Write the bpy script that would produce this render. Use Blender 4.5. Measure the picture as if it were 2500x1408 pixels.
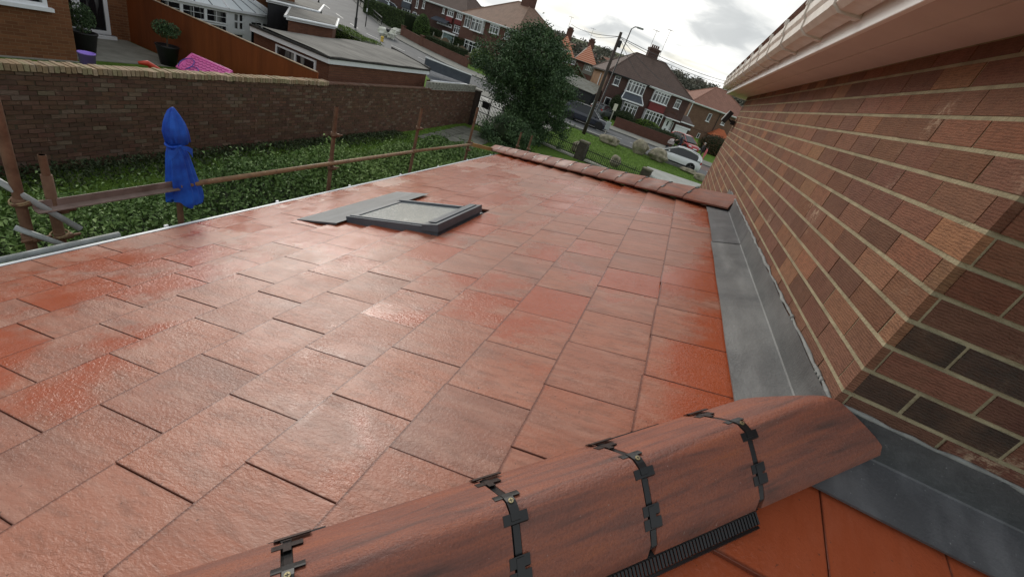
import bpy, bmesh, math, random
import numpy as np
from mathutils import Vector, Matrix
R = math.radians
rnd = random.Random(7)
scene = bpy.context.scene
for o in list(bpy.data.objects): bpy.data.objects.remove(o)

# ------------------------------------------------------------------ camera, sky, sun, exposure
EYE = 4.2
CX, CY, F = 1250.0, 704.0, 1047.7404
CAMR = np.array([[0.88415923, 0.42451993, -0.19505203],
                 [0.36160631, -0.35749715, 0.86106716],
                 [0.29580963, -0.83185252, -0.46959349]])
cam_d = bpy.data.cameras.new('camera'); cam = bpy.data.objects.new('camera', cam_d)
scene.collection.objects.link(cam); scene.camera = cam
cam_d.sensor_width = 36; cam_d.lens = F / 2500 * 36; cam_d.clip_start = .02; cam_d.clip_end = 3000
cr, cd, cf = CAMR[:, 0], CAMR[:, 1], CAMR[:, 2]
cam.matrix_world = Matrix(((cr[0], -cd[0], -cf[0], 0), (cr[1], -cd[1], -cf[1], 0), (cr[2], -cd[2], -cf[2], EYE), (0, 0, 0, 1)))

SUN_AZ, SUN_EL = -52, 24          # degrees from +Y towards +X, and up
w = bpy.data.worlds.new('World'); scene.world = w; w.use_nodes = True
nt = w.node_tree; nt.nodes.clear()
def N(nt, t, **k):
    n = nt.nodes.new(t)
    for a, b in k.items():
        if a == 'ins':
            for i, v in b.items():
                if hasattr(v, 'is_linked') or isinstance(v, bpy.types.NodeSocket): nt.links.new(v, n.inputs[i])
                else: n.inputs[i].default_value = v
        else: setattr(n, a, b)
    return n
def ramp(nt, fac, stops, interp='LINEAR'):
    n = nt.nodes.new('ShaderNodeValToRGB'); n.color_ramp.interpolation = interp
    e = n.color_ramp.elements
    while len(e) < len(stops): e.new(.5)
    for i, (p, c) in enumerate(stops):
        e[i].position = p; e[i].color = (c, c, c, 1) if not hasattr(c, '__len__') else (*c[:3], 1)
    nt.links.new(fac, n.inputs[0]); return n.outputs[0]
def mixc(nt, fac, a, b, mode='MIX'):
    n = nt.nodes.new('ShaderNodeMix'); n.data_type = 'RGBA'; n.blend_type = mode; n.clamp_factor = True
    for idx, v in ((0, fac), (6, a), (7, b)):
        if isinstance(v, bpy.types.NodeSocket): nt.links.new(v, n.inputs[idx])
        else: n.inputs[idx].default_value = v if not hasattr(v, '__len__') else (*v[:3], 1)
    return n.outputs[2]
def mth(nt, op, a, b=0.0, c=None):
    n = nt.nodes.new('ShaderNodeMath'); n.operation = op
    for i, v in enumerate((a, b) if c is None else (a, b, c)):
        if isinstance(v, bpy.types.NodeSocket): nt.links.new(v, n.inputs[i])
        else: n.inputs[i].default_value = v
    return n.outputs[0]
sky = N(nt, 'ShaderNodeTexSky', sky_type='NISHITA', sun_disc=False, sun_elevation=R(SUN_EL), sun_rotation=R(SUN_AZ), air_density=1.2, dust_density=2.5, ozone_density=1.2)
tc = N(nt, 'ShaderNodeTexCoord')
sep = N(nt, 'ShaderNodeSeparateXYZ', ins={0: tc.outputs['Generated']})
# cloud deck: project the view direction on a high flat layer
zz = mth(nt, 'ADD', mth(nt, 'MAXIMUM', sep.outputs[2], 0.0), 0.16)
px = mth(nt, 'DIVIDE', sep.outputs[0], zz); py = mth(nt, 'DIVIDE', sep.outputs[1], zz)
cmb = N(nt, 'ShaderNodeCombineXYZ', ins={0: px, 1: py, 2: 0.0})
n1 = N(nt, 'ShaderNodeTexNoise', ins={'Vector': cmb.outputs[0], 'Scale': 0.55, 'Detail': 9.0, 'Roughness': .55, 'Distortion': .5})
n2 = N(nt, 'ShaderNodeTexNoise', ins={'Vector': cmb.outputs[0], 'Scale': 1.7, 'Detail': 8.0, 'Roughness': .5, 'Distortion': .9})
cov = ramp(nt, n1.outputs[0], [(.30, .0), (.47, 1.0)])
tone = ramp(nt, n2.outputs[0], [(.30, (.34, .365, .38)), (.43, (.43, .455, .465)), (.55, (.52, .54, .545)), (.68, (.64, .65, .64))])
# brighter cloud low over the street, where the sun stands behind it
sd = Vector((math.sin(R(-6)) * math.cos(R(7)), math.cos(R(-6)) * math.cos(R(7)), math.sin(R(7))))
dotn = N(nt, 'ShaderNodeVectorMath', operation='DOT_PRODUCT', ins={0: tc.outputs['Generated'], 1: sd})
gl = ramp(nt, dotn.outputs['Value'], [(.86, 0.0), (.985, .55), (1.0, 1.0)])
gl2 = mth(nt, 'MULTIPLY', gl, ramp(nt, n2.outputs[0], [(.38, .25), (.62, 1.0)]))
cl = mixc(nt, gl2, tone, (1.0, .985, .94))
sd2 = Vector((math.sin(R(SUN_AZ)) * math.cos(R(SUN_EL)), math.cos(R(SUN_AZ)) * math.cos(R(SUN_EL)), math.sin(R(SUN_EL))))
dot2 = N(nt, 'ShaderNodeVectorMath', operation='DOT_PRODUCT', ins={0: tc.outputs['Generated'], 1: sd2})
cl = mixc(nt, ramp(nt, dot2.outputs['Value'], [(.72, 0.0), (1.0, .6)]), cl, (1.15, 1.13, 1.08))
CLOUD = 11.0
clb = mixc(nt, 1.0, cl, (CLOUD, CLOUD, CLOUD), 'MULTIPLY')
fin = mixc(nt, cov, sky.outputs[0], clb)
bg = N(nt, 'ShaderNodeBackground', ins={0: fin, 1: 0.085})
wo = N(nt, 'ShaderNodeOutputWorld', ins={0: bg.outputs[0]})

sl = bpy.data.lights.new('sun', 'SUN'); sun = bpy.data.objects.new('sun', sl); scene.collection.objects.link(sun)
sl.energy = 1.0; sl.angle = R(20); sl.color = (1, .95, .87)
sun.rotation_euler = (-sd2).to_track_quat('-Z', 'Y').to_euler()
scene.view_settings.view_transform = 'Standard'; scene.view_settings.look = 'None'
scene.view_settings.exposure = 0.55; scene.view_settings.gamma = 1
scene.cycles.max_bounces = 6; scene.cycles.diffuse_bounces = 3; scene.cycles.glossy_bounces = 3
scene.cycles.transparent_max_bounces = 4

# ------------------------------------------------------------------ helpers
def ray(q):
    return CAMR @ np.array([q[0] - CX, q[1] - CY, F])
def hit(q, n, d):
    r = ray(q); n = np.array(n, float); t = (d - EYE * n[2]) / (n @ r)
    return Vector((r[0] * t, r[1] * t, EYE + r[2] * t))
def hx(q, x): return hit(q, (1, 0, 0), x)
def hy(q, y): return hit(q, (0, 1, 0), y)
def hz(q, z): return hit(q, (0, 0, 1), z)
def at(az, d, z=0): return Vector((d * math.sin(R(az)), d * math.cos(R(az)), z))
def sstep(x, a, b):
    t = min(1, max(0, (x - a) / (b - a))); return t * t * (3 - 2 * t)
def gz(x, y):
    z = sstep(y, 45, 75) * .045 * max(0, -x - 12) * (1 if x > -70 else 70 / -x) + .02 * max(0, y - 50)
    z += .045 * max(0, y - 150) * sstep(y, 150, 330)
    z += .5 * sstep(-x, 10.3, 10.9) * (1 - sstep(y, 20.5, 22.2)) * sstep(-x, 9, 12)
    return z

class MB:
    def __init__(s): s.v = []; s.f = []; s.m = []; s.c = []; s.uvd = None
    def add(s, vs, fs, m=0, col=None):
        b = len(s.v); s.v += [tuple(v) for v in vs]
        for f in fs: s.f.append([b + i for i in f]); s.m.append(m); s.c.append(col)
    def box(s, lo, hi, m=0, col=None, M=None):
        x0, y0, z0 = lo; x1, y1, z1 = hi
        vs = [Vector(p) for p in ((x0, y0, z0), (x1, y0, z0), (x1, y1, z0), (x0, y1, z0), (x0, y0, z1), (x1, y0, z1), (x1, y1, z1), (x0, y1, z1))]
        if M is not None: vs = [M @ v for v in vs]
        s.add(vs, [(0, 3, 2, 1), (4, 5, 6, 7), (0, 1, 5, 4), (1, 2, 6, 5), (2, 3, 7, 6), (3, 0, 4, 7)], m, col)
    def obox(s, c, ax, ay, az, m=0, col=None):  # centre and three half vectors
        c = Vector(c); ax = Vector(ax); ay = Vector(ay); az = Vector(az)
        vs = [c + i * ax + j * ay + k * az for k in (-1, 1) for i, j in ((-1, -1), (1, -1), (1, 1), (-1, 1))]
        s.add(vs, [(0, 3, 2, 1), (4, 5, 6, 7), (0, 1, 5, 4), (1, 2, 6, 5), (2, 3, 7, 6), (3, 0, 4, 7)], m, col)
    def tube(s, pts, r, n=10, m=0, cap=True, hollow=False):
        pts = [Vector(p) for p in pts]; rs = r if hasattr(r, '__len__') else [r] * len(pts)
        vs = []; up = None
        for i, p in enumerate(pts):
            d = (pts[min(i + 1, len(pts) - 1)] - pts[max(i - 1, 0)]).normalized()
            if up is None:
                up = Vector((0, 0, 1)) if abs(d.z) < .9 else Vector((1, 0, 0))
            a = d.cross(up).normalized(); b = a.cross(d).normalized(); up = b
            for k in range(n):
                t = 2 * math.pi * k / n; vs.append(p + rs[i] * (math.cos(t) * a + math.sin(t) * b))
        fs = []
        for i in range(len(pts) - 1):
            for k in range(n): fs.append((i * n + k, i * n + (k + 1) % n, (i + 1) * n + (k + 1) % n, (i + 1) * n + k))
        if cap: fs.append(tuple(range(n))[::-1]); fs.append(tuple((len(pts) - 1) * n + k for k in range(n)))
        s.add(vs, fs, m)
    def quad(s, a, b, c, d, m=0, col=None): s.add([a, b, c, d], [(0, 1, 2, 3)], m, col)
    def poly(s, pts, th, m=0):   # slab below a planar polygon
        n = len(pts); a = [Vector(p) for p in pts]; b = [p - Vector((0, 0, th)) for p in a]
        s.add(a + b, [tuple(range(n)), tuple(range(2 * n - 1, n - 1, -1))] + [(i + n, (i + 1) % n + n, (i + 1) % n, i) for i in range(n)], m)
    def grid(s, fn, nu, nv, m=0):
        vs = [fn(i / nu, j / nv) for j in range(nv + 1) for i in range(nu + 1)]
        s.add(vs, [(j * (nu + 1) + i, j * (nu + 1) + i + 1, (j + 1) * (nu + 1) + i + 1, (j + 1) * (nu + 1) + i) for j in range(nv) for i in range(nu)], m)
    def lathe(s, c, prof, n=16, m=0, M=None):
        vs = []
        for r, z in prof:
            for k in range(n):
                t = 2 * math.pi * k / n; p = Vector((r * math.cos(t), r * math.sin(t), z))
                vs.append((M @ p if M is not None else p) + Vector(c))
        fs = [(i * n + k, i * n + (k + 1) % n, (i + 1) * n + (k + 1) % n, (i + 1) * n + k) for i in range(len(prof) - 1) for k in range(n)]
        fs += [tuple(range(n))[::-1], tuple((len(prof) - 1) * n + k for k in range(n))]
        s.add(vs, fs, m)
    def build(s, name, mats, parent=None, smooth=False, bevel=0):
        me = bpy.data.meshes.new(name); me.from_pydata(s.v, [], s.f)
        if not isinstance(mats, (list, tuple)): mats = [mats]
        for mt in mats: me.materials.append(mt)
        me.polygons.foreach_set('material_index', s.m)
        me.uv_layers.new(name='UVMap'); hascol = any(c is not None for c in s.c)
        uvs = np.zeros((len(me.loops), 2), np.float32); cols = np.full((len(me.loops), 4), 1.0, np.float32)
        V = s.v; li = [p.vertices for p in me.polygons]
        for p, vv in zip(me.polygons, li):
            n = p.normal; ls = p.loop_start
            if abs(n.z) < .75:
                l = math.hypot(n.x, n.y) or 1; tx, ty = -n.y / l, n.x / l
                for j, vi in enumerate(vv): c = V[vi]; uvs[ls + j] = (c[0] * tx + c[1] * ty, c[2])
            else:
                for j, vi in enumerate(vv): c = V[vi]; uvs[ls + j] = (c[0], c[1])
            if hascol: cols[ls:ls + len(vv), :3] = s.c[p.index] or (.5, .5, .5)
        if hascol:
            me.color_attributes.new('tint', 'FLOAT_COLOR', 'CORNER'); me.color_attributes['tint'].data.foreach_set('color', cols.ravel())
        me.uv_layers['UVMap'].data.foreach_set('uv', uvs.ravel())
        if smooth: me.shade_smooth()
        o = bpy.data.objects.new(name, me); scene.collection.objects.link(o)
        if bevel:
            b = o.modifiers.new('bevel', 'BEVEL'); b.width = bevel; b.segments = 2; b.limit_method = 'ANGLE'
        if parent is not None: attach(o, parent)
        return o
def attach(o, parent):
    o.parent = parent; o.matrix_parent_inverse = wm(parent).inverted()
def wm(o):
    m = o.matrix_basis.copy()
    if o.parent is not None: m = wm(o.parent) @ o.matrix_parent_inverse @ m
    return m
def tag(o, label, cat, group=None, kind=None):
    if label: o['label'] = label
    if cat: o['category'] = cat
    if group: o['group'] = group
    if kind: o['kind'] = kind
    return o
def root(name, label, cat, loc=(0, 0, 0), rz=0, group=None):
    o = bpy.data.objects.new(name, None); scene.collection.objects.link(o)
    o.empty_display_size = .2; o.location = loc; o.rotation_euler = (0, 0, rz)
    return tag(o, label, cat, group)
def struct(o): o['kind'] = 'structure'; return o
def copy_tree(o, parent=None):
    c = o.copy(); scene.collection.objects.link(c)
    if parent is not None: c.parent = parent
    for ch in list(o.children): copy_tree(ch, c)
    return c
class Local:
    """builds a thing in its own coordinates and hangs the parts on its Empty"""
    def __init__(s, name, label, cat, loc, rz=0, group=None):
        s.r = root(name, label, cat, loc, rz, group); s.name = name
    def part(s, name, mb, mats, parent=None, smooth=False, bevel=0, label=None):
        o = mb.build(name, mats, None, smooth, bevel); o.parent = parent or s.r
        if label: o['label'] = label
        return o

# ------------------------------------------------------------------ materials
MATS = {}
def mat(name, col=(.5, .5, .5), rough=.7, metal=0, spec=.5, fn=None, coat=0):
    if name in MATS: return MATS[name]
    m = bpy.data.materials.new(name); m.use_nodes = True; nt = m.node_tree
    b = nt.nodes['Principled BSDF']
    b.inputs['Base Color'].default_value = (*col, 1); b.inputs['Roughness'].default_value = rough
    b.inputs['Metallic'].default_value = metal; b.inputs['Specular IOR Level'].default_value = spec
    if coat: b.inputs['Coat Weight'].default_value = coat; b.inputs['Coat Roughness'].default_value = .05
    if fn: fn(nt, b)
    MATS[name] = m; return m
def co(nt, scale=(1, 1, 1), kind='Object'):
    t = nt.nodes.new('ShaderNodeTexCoord'); mp = nt.nodes.new('ShaderNodeMapping')
    mp.inputs['Scale'].default_value = scale
    nt.links.new(t.outputs[kind], mp.inputs[0]); return mp.outputs[0]
def noise(nt, vec, sc, det=4, rough=.5, dist=0):
    return N(nt, 'ShaderNodeTexNoise', ins={'Vector': vec, 'Scale': sc, 'Detail': det, 'Roughness': rough, 'Distortion': dist}).outputs[0]
def bump(nt, b, h, dist, strength=1.0, prev=None):
    n = nt.nodes.new('ShaderNodeBump'); n.inputs['Strength'].default_value = strength; n.inputs['Distance'].default_value = dist
    nt.links.new(h, n.inputs['Height'])
    if prev is not None: nt.links.new(prev, n.inputs['Normal'])
    nt.links.new(n.outputs[0], b.inputs['Normal']); return n.outputs[0]
def setc(nt, b, s): nt.links.new(s, b.inputs['Base Color'])
def mottled(name, c1, c2, sc=3, rough=.8, bd=.004, bs=30, spec=.3, lo=.35, hi=.65, kind='Object', stretch=(1, 1, 1)):
    def f(nt, b):
        v = co(nt, stretch, kind); n = noise(nt, v, sc, 8, .62)
        setc(nt, b, ramp(nt, n, [(lo, c1), (hi, c2)])); bump(nt, b, noise(nt, v, bs, 4, .6), bd)
    return mat(name, c1, rough, 0, spec, f)
def brick_mat(name, c1, c2, mortar, bw=.225, bh=.075, ms=.006, dark=None, dk=.0):
    def f(nt, b):
        t = nt.nodes.new('ShaderNodeTexCoord'); v = t.outputs['UV']
        br = N(nt, 'ShaderNodeTexBrick', offset=.5, ins={'Vector': v, 'Color1': (*c1, 1), 'Color2': (*c2, 1), 'Mortar': (*mortar, 1), 'Scale': 1.0, 'Mortar Size': ms, 'Mortar Smooth': .2, 'Bias': -.1, 'Brick Width': bw, 'Row Height': bh})
        n = noise(nt, v, 1.3, 7, .65); n3 = noise(nt, v, 25, 4, .6)
        c = mixc(nt, ramp(nt, n, [(.35, 0.0), (.7, .55)]), br.outputs[0], dark or tuple(k * .45 for k in c1))
        c = mixc(nt, ramp(nt, n3, [(.3, 0.0), (.8, .4)]), c, tuple(min(1, k * 1.5) for k in c2))
        setc(nt, b, c)
        h = mth(nt, 'ADD', mth(nt, 'MULTIPLY', br.outputs['Fac'], -1.0), mth(nt, 'MULTIPLY', n3, .4)); bump(nt, b, h, .006)
    return mat(name, c1, .85, 0, .25, f)

WHITE = mottled('white_plastic', (.86, .88, .90), (.80, .82, .84), 6, .35, .0005, 20)
DKGLASS = mat('window_glass', (.02, .025, .03), .06, 0, .6, lambda nt, b: setc(nt, b, ramp(nt, noise(nt, co(nt, (1, 1, .12)), 5.0, 2), [(.50, (.012, .015, .018)), (.56, (.17, .18, .175)), (.66, (.24, .245, .235))])))
BLACKM = mat('black_metal', (.012, .012, .013), .45)
BLACKP = mat('black_plastic', (.010, .010, .011), .33, 0, .5)

def tile_fn(wetx):
    def f(nt, b):
        v = co(nt)
        at_ = N(nt, 'ShaderNodeAttribute', attribute_name='tint')
        s1 = nt.nodes.new('ShaderNodeSeparateColor'); nt.links.new(at_.outputs[0], s1.inputs[0])
        st = co(nt, wetx); offv = N(nt, 'ShaderNodeVectorMath', operation='MULTIPLY_ADD', ins={0: at_.outputs[1], 1: (31.0, 17.0, 23.0), 2: st}).outputs[0]; ns = noise(nt, offv, 5.5, 7, .62, .3); ns2 = noise(nt, st, 17, 6, .6)
        big = noise(nt, v, .85, 5, .6, .4)
        base = mixc(nt, s1.outputs[0], (.40, .158, .098), (.335, .135, .088))
        base = mixc(nt, mth(nt, 'MULTIPLY', s1.outputs[2], .5), base, (.40, .130, .068))
        base = mixc(nt, ramp(nt, mth(nt, 'ADD', ns, mth(nt, 'MULTIPLY', s1.outputs[1], .07)), [(.52, 0.0), (.70, .55)]), base, (.20, .105, .080))
        base = mixc(nt, ramp(nt, ns2, [(.48, 0.0), (.7, .5)]), base, (.45, .25, .185))
        ps = nt.nodes.new('ShaderNodeSeparateXYZ'); nt.links.new(v, ps.inputs[0])
        left = mth(nt, 'MULTIPLY', ramp(nt, mth(nt, 'MULTIPLY', ps.outputs[0], -.25), [(.22, 0.0), (.42, 1.0)]), .13)      # lower courses: orange of weak sky reflection painted in, plus some pooled water
        topc = mth(nt, 'MULTIPLY', ramp(nt, mth(nt, 'ADD', ps.outputs[0], .2), [(.42, 0.0), (.66, 1.0)]), .16)  # top course: orange where the wall hides the sky reflection, painted as colour
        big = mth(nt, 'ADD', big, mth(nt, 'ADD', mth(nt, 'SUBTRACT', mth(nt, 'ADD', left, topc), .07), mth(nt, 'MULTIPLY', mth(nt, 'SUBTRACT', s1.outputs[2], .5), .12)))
        big = mth(nt, 'ADD', big, mth(nt, 'MULTIPLY', mth(nt, 'SUBTRACT', noise(nt, v, 9, 5, .65), .5), .16))
        fs_ = noise(nt, offv, 44, 4, .65); base = mixc(nt, ramp(nt, fs_, [(.34, .5), (.52, 0.0)]), base, (.20, .085, .055))
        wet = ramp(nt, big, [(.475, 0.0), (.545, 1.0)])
        base = mixc(nt, mth(nt, 'MULTIPLY', wet, .8), base, (.37, .070, .022))  # one orange for real wet patches and for the painted reflection loss
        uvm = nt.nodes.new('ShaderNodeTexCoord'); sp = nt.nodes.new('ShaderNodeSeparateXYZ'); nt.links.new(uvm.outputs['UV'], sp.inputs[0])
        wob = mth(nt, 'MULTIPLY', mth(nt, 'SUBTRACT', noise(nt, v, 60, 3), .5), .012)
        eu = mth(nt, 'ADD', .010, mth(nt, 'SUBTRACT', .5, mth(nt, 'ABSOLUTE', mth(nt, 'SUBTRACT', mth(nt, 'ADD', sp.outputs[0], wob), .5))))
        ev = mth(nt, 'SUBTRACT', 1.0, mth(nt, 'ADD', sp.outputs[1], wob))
        edge = ramp(nt, mth(nt, 'MINIMUM', eu, ev), [(.010, 1.0), (.026, 0.0)])      # dark band on the tile edges: course-step shadow painted in with wet grime
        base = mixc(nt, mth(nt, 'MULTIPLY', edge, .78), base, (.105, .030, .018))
        spk = noise(nt, v, 95, 2); base = mixc(nt, ramp(nt, spk, [(.70, 0.0), (.76, .7)]), base, (.10, .05, .035))
        setc(nt, b, base)
        rr = mth(nt, 'ADD', ramp(nt, big, [(.44, .31), (.55, .09)]), mth(nt, 'MULTIPLY', ns2, .14)); nt.links.new(rr, b.inputs['Roughness'])
        def offs(vec): return N(nt, 'ShaderNodeVectorMath', operation='MULTIPLY_ADD', ins={0: at_.outputs[1], 1: (31.0, 17.0, 23.0), 2: vec}).outputs[0]
        rip = noise(nt, offs(co(nt, tuple(1 if k > .5 else .22 for k in wetx))), 46, 4, .6, .9)
        lum = noise(nt, offs(co(nt, tuple(1 if k > .5 else .7 for k in wetx))), 120, 4, .6, .4)
        amt = ramp(nt, noise(nt, offs(v), 3.5, 3), [(.35, .35), (.65, 1.0)])
        bmp = mth(nt, 'MULTIPLY', amt, mth(nt, 'ADD', mth(nt, 'MULTIPLY', rip, .75), mth(nt, 'MULTIPLY', lum, 1.0))); bump(nt, b, bmp, .0031, .9)
    return f
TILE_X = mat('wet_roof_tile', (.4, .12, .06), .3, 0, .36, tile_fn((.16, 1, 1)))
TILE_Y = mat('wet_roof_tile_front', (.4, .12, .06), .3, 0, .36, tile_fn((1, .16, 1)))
def hip_fn(nt, b):
    t = nt.nodes.new('ShaderNodeTexCoord'); mp = nt.nodes.new('ShaderNodeMapping')
    mp.inputs['Scale'].default_value = (1, 1, 1); nt.links.new(t.outputs['UV'], mp.inputs[0])
    mp2 = nt.nodes.new('ShaderNodeMapping'); mp2.inputs['Scale'].default_value = (1.1, 11, 1); nt.links.new(t.outputs['UV'], mp2.inputs[0])
    s = noise(nt, mp2.outputs[0], 3.2, 8, .62, .5)
    at_ = N(nt, 'ShaderNodeAttribute', attribute_name='tint')
    s1 = nt.nodes.new('ShaderNodeSeparateColor'); nt.links.new(at_.outputs[0], s1.inputs[0])
    c = ramp(nt, s, [(.30, (.055, .028, .024)), (.43, (.19, .062, .040)), (.54, (.29, .085, .045)), (.68, (.35, .095, .036)), (.82, (.26, .13, .095))])
    mo_ = noise(nt, mp.outputs[0], 9, 6, .65); c = mixc(nt, ramp(nt, mo_, [(.4, 0.0), (.7, .3)]), c, (.20, .065, .046))
    c = mixc(nt, mth(nt, 'MULTIPLY', s1.outputs[0], .9), c, (.30, .175, .14))
    n2_ = noise(nt, mp.outputs[0], 160, 3); c = mixc(nt, ramp(nt, n2_, [(.68, 0.0), (.74, .6)]), c, (.42, .30, .26))
    setc(nt, b, c)
    l = noise(nt, mp.outputs[0], 75, 6, .7); g_ = noise(nt, mp.outputs[0], 210, 3, .7); c = mixc(nt, ramp(nt, g_, [(.36, .45), (.55, 0.0)]), c, (.13, .045, .034)); setc(nt, b, c); bump(nt, b, mth(nt, 'ADD', l, mth(nt, 'MULTIPLY', g_, .5)), .0035, .9)
    nt.links.new(mth(nt, 'ADD', ramp(nt, noise(nt, mp.outputs[0], 4, 4), [(.35, .30), (.65, .55)]), mth(nt, 'MULTIPLY', ramp(nt, s1.outputs[0], [(.27, 0.0), (.40, 1.0)]), .3)), b.inputs['Roughness'])
HIPM = mat('hip_tile_clay', (.3, .1, .07), .35, 0, .5, hip_fn)
def lead_fn(nt, b):
    v = co(nt); a = noise(nt, v, 2.2, 8, .6, .4); s = noise(nt, co(nt, (1, .25, 1)), 9, 6, .6)
    at_ = N(nt, 'ShaderNodeAttribute', attribute_name='tint')
    c = ramp(nt, a, [(.3, (.075, .077, .080)), (.5, (.125, .126, .128)), (.72, (.19, .19, .187))])
    c = mixc(nt, ramp(nt, s, [(.45, 0.0), (.75, .5)]), c, (.30, .30, .30))
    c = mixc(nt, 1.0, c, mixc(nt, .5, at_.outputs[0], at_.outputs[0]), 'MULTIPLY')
    dr = noise(nt, v, 130, 2); c = mixc(nt, ramp(nt, dr, [(.72, 0.0), (.77, .5)]), c, (.42, .43, .44))
    setc(nt, b, c); bump(nt, b, mth(nt, 'ADD', noise(nt, v, 9, 3), mth(nt, 'MULTIPLY', dr, .25)), .006)
LEAD = mat('lead_sheet', (.15, .15, .155), .55, 0, .5, lead_fn)
def brk_fn(strip, colr, dirt, wet=0.0):
    def f(nt, b):
        v = co(nt)
        at_ = N(nt, 'ShaderNodeAttribute', attribute_name='tint')
        wv_ = N(nt, 'ShaderNodeTexWave', wave_type='BANDS', bands_direction='Z', ins={'Vector': v, 'Scale': 44.0, 'Distortion': 8.0, 'Detail': 4.0, 'Detail Scale': .8, 'Detail Roughness': .75}).outputs[0]; st = mth(nt, 'ADD', mth(nt, 'MULTIPLY', wv_, .17 if strip[2] > 4 else 0.0), mth(nt, 'MULTIPLY', noise(nt, co(nt, strip if strip[2] < 4 else (1, 1, 2)), 30, 5, .7, .1), .83 if strip[2] > 4 else 1.0)); blot = noise(nt, v, 7, 7, .65); spk = noise(nt, v, 150, 4, .7)
        c = mixc(nt, ramp(nt, st, [(.42, .0), (.62, .42)]), at_.outputs[0], dirt)
        c = mixc(nt, ramp(nt, blot, [(.40, 0.0), (.75, .5)]), c, colr)
        c = mixc(nt, ramp(nt, spk, [(.66, 0.0), (.74, .55)]), c, (.03, .018, .014))
        eff = mth(nt, 'MULTIPLY', ramp(nt, noise(nt, v, 3.1, 3, .5, .5), [(.64, 0.0), (.74, 1.0)]), ramp(nt, noise(nt, v, 60, 4, .7), [(.45, 0.0), (.6, .75)])); c = mixc(nt, eff, c, tuple(min(.5, k * 2.6 + .08) for k in colr))
        setc(nt, b, c)
        h = mth(nt, 'ADD', st, mth(nt, 'MULTIPLY', spk, .5)); bump(nt, b, h, .0055)
    return f
BRICKN = mat('combed_brick', (.3, .13, .08), .85, 0, .25, brk_fn((.2, .2, 6.0), (.22, .115, .072), (.060, .030, .020)))
BRICKO = mat('weathered_brick', (.12, .06, .04), .9, 0, .2, brk_fn((1, .4, 2), (.16, .10, .070), (.035, .025, .019)))
MORTARN = mottled('buff_mortar', (.41, .355, .235), (.27, .235, .155), 12, .95, .006, 90, .1)
MORTARO = mottled('old_mortar', (.07, .05, .035), (.13, .10, .07), 8, .95, .006, 60, .1)
COPING = mat('coping_brick', (.4, .3, .2), .85, 0, .2, brk_fn((1, 1, 1), (.47, .33, .20), (.10, .08, .035)))

H_BROWN = brick_mat('house_brick_brown', (.115, .062, .052), (.085, .047, .041), (.10, .078, .068))
H_RED = brick_mat('house_brick_red', (.16, .075, .055), (.12, .058, .046), (.12, .09, .075))
H_TAN = brick_mat('house_brick_tan', (.34, .19, .10), (.24, .13, .075), (.28, .20, .13))
H_NB = brick_mat('neighbour_brick', (.27, .115, .052), (.155, .062, .030), (.30, .18, .10), ms=.007)
H_NBR = brick_mat('garage_brick', (.20, .085, .05), (.14, .058, .036), (.16, .10, .07))
def roof_mat(name, c1, c2, rows=.32, cols=.3):
    def f(nt, b):
        t = nt.nodes.new('ShaderNodeTexCoord'); v = t.outputs['UV']
        br = N(nt, 'ShaderNodeTexBrick', offset=.5, ins={'Vector': v, 'Color1': (*c1, 1), 'Color2': (*c2, 1), 'Mortar': tuple(k * .4 for k in c1) + (1,), 'Scale': 1.0, 'Mortar Size': .012, 'Mortar Smooth': .3, 'Brick Width': cols, 'Row Height': rows})
        n = noise(nt, v, .9, 8, .65); c = mixc(nt, ramp(nt, n, [(.35, 0.0), (.7, .6)]), br.outputs[0], tuple(k * 1.5 for k in c2))
        setc(nt, b, c); bump(nt, b, mth(nt, 'MULTIPLY', br.outputs['Fac'], -1.0), .02)
    return mat(name, c1, .75, 0, .3, f)
RF_DARK = roof_mat('roof_dark_brown', (.125, .085, .07), (.10, .068, .057))
RF_TAN = roof_mat('roof_tan', (.25, .155, .11), (.20, .125, .09))
RF_PINK = roof_mat('roof_pink', (.29, .145, .105), (.26, .13, .095))
RF_ORANGE = roof_mat('roof_orange', (.50, .16, .07), (.40, .11, .05), .45, .5)
PAINT_RED = mottled('maroon_tile', (.20, .035, .035), (.15, .03, .03), 4, .5, .003, 20)
SLATE = mottled('slate_blue', (.055, .065, .085), (.08, .09, .11), 5, .5, .003, 20)
CONC = mottled('pale_concrete', (.42, .41, .36), (.32, .31, .27), 4, .9, .003, 40)
STONE = mottled('garden_stone', (.20, .18, .13), (.10, .09, .07), 5, .95, .015, 18)
STONEW = mottled('dark_stone', (.10, .085, .07), (.05, .042, .035), 6, .95, .02, 12)
BOULD = mottled('boulder_stone', (.37, .33, .245), (.17, .15, .11), 3.5, .95, .05, 6)
WOODM = mottled('orange_stain', (.27, .075, .022), (.19, .052, .016), 3, .6, .002, 40, stretch=(1, 1, .1))
WOODP = mottled('weathered_wood', (.20, .14, .09), (.12, .085, .06), 5, .9, .004, 30, stretch=(1, 1, .2))
RUST = mottled('rusty_scaffold', (.115, .058, .032), (.20, .11, .065), 14, .75, .002, 60, .4)
RUSTL = mottled('rusty_rail', (.33, .19, .09), (.20, .11, .055), 18, .55, .001, 60, .5)
GALV = mottled('galvanised_tube', (.36, .39, .39), (.24, .26, .25), 14, .45, .001, 60, .5)
BLUE = mat('blue_cloth', (.02, .11, .62), .6, 0, .4, lambda nt, b: (setc(nt, b, ramp(nt, noise(nt, co(nt), 9, 5), [(.35, (.008, .055, .40)), (.65, (.018, .135, .66))])), bump(nt, b, noise(nt, co(nt, (1, 1, .4)), 45, 4), .004)))
PINK = mat('pink_plastic', (.75, .13, .42), .4)
PURP = mat('purple_plastic', (.36, .22, .80), .4)
REDP = mat('red_plastic', (.55, .05, .02), .4)
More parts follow.
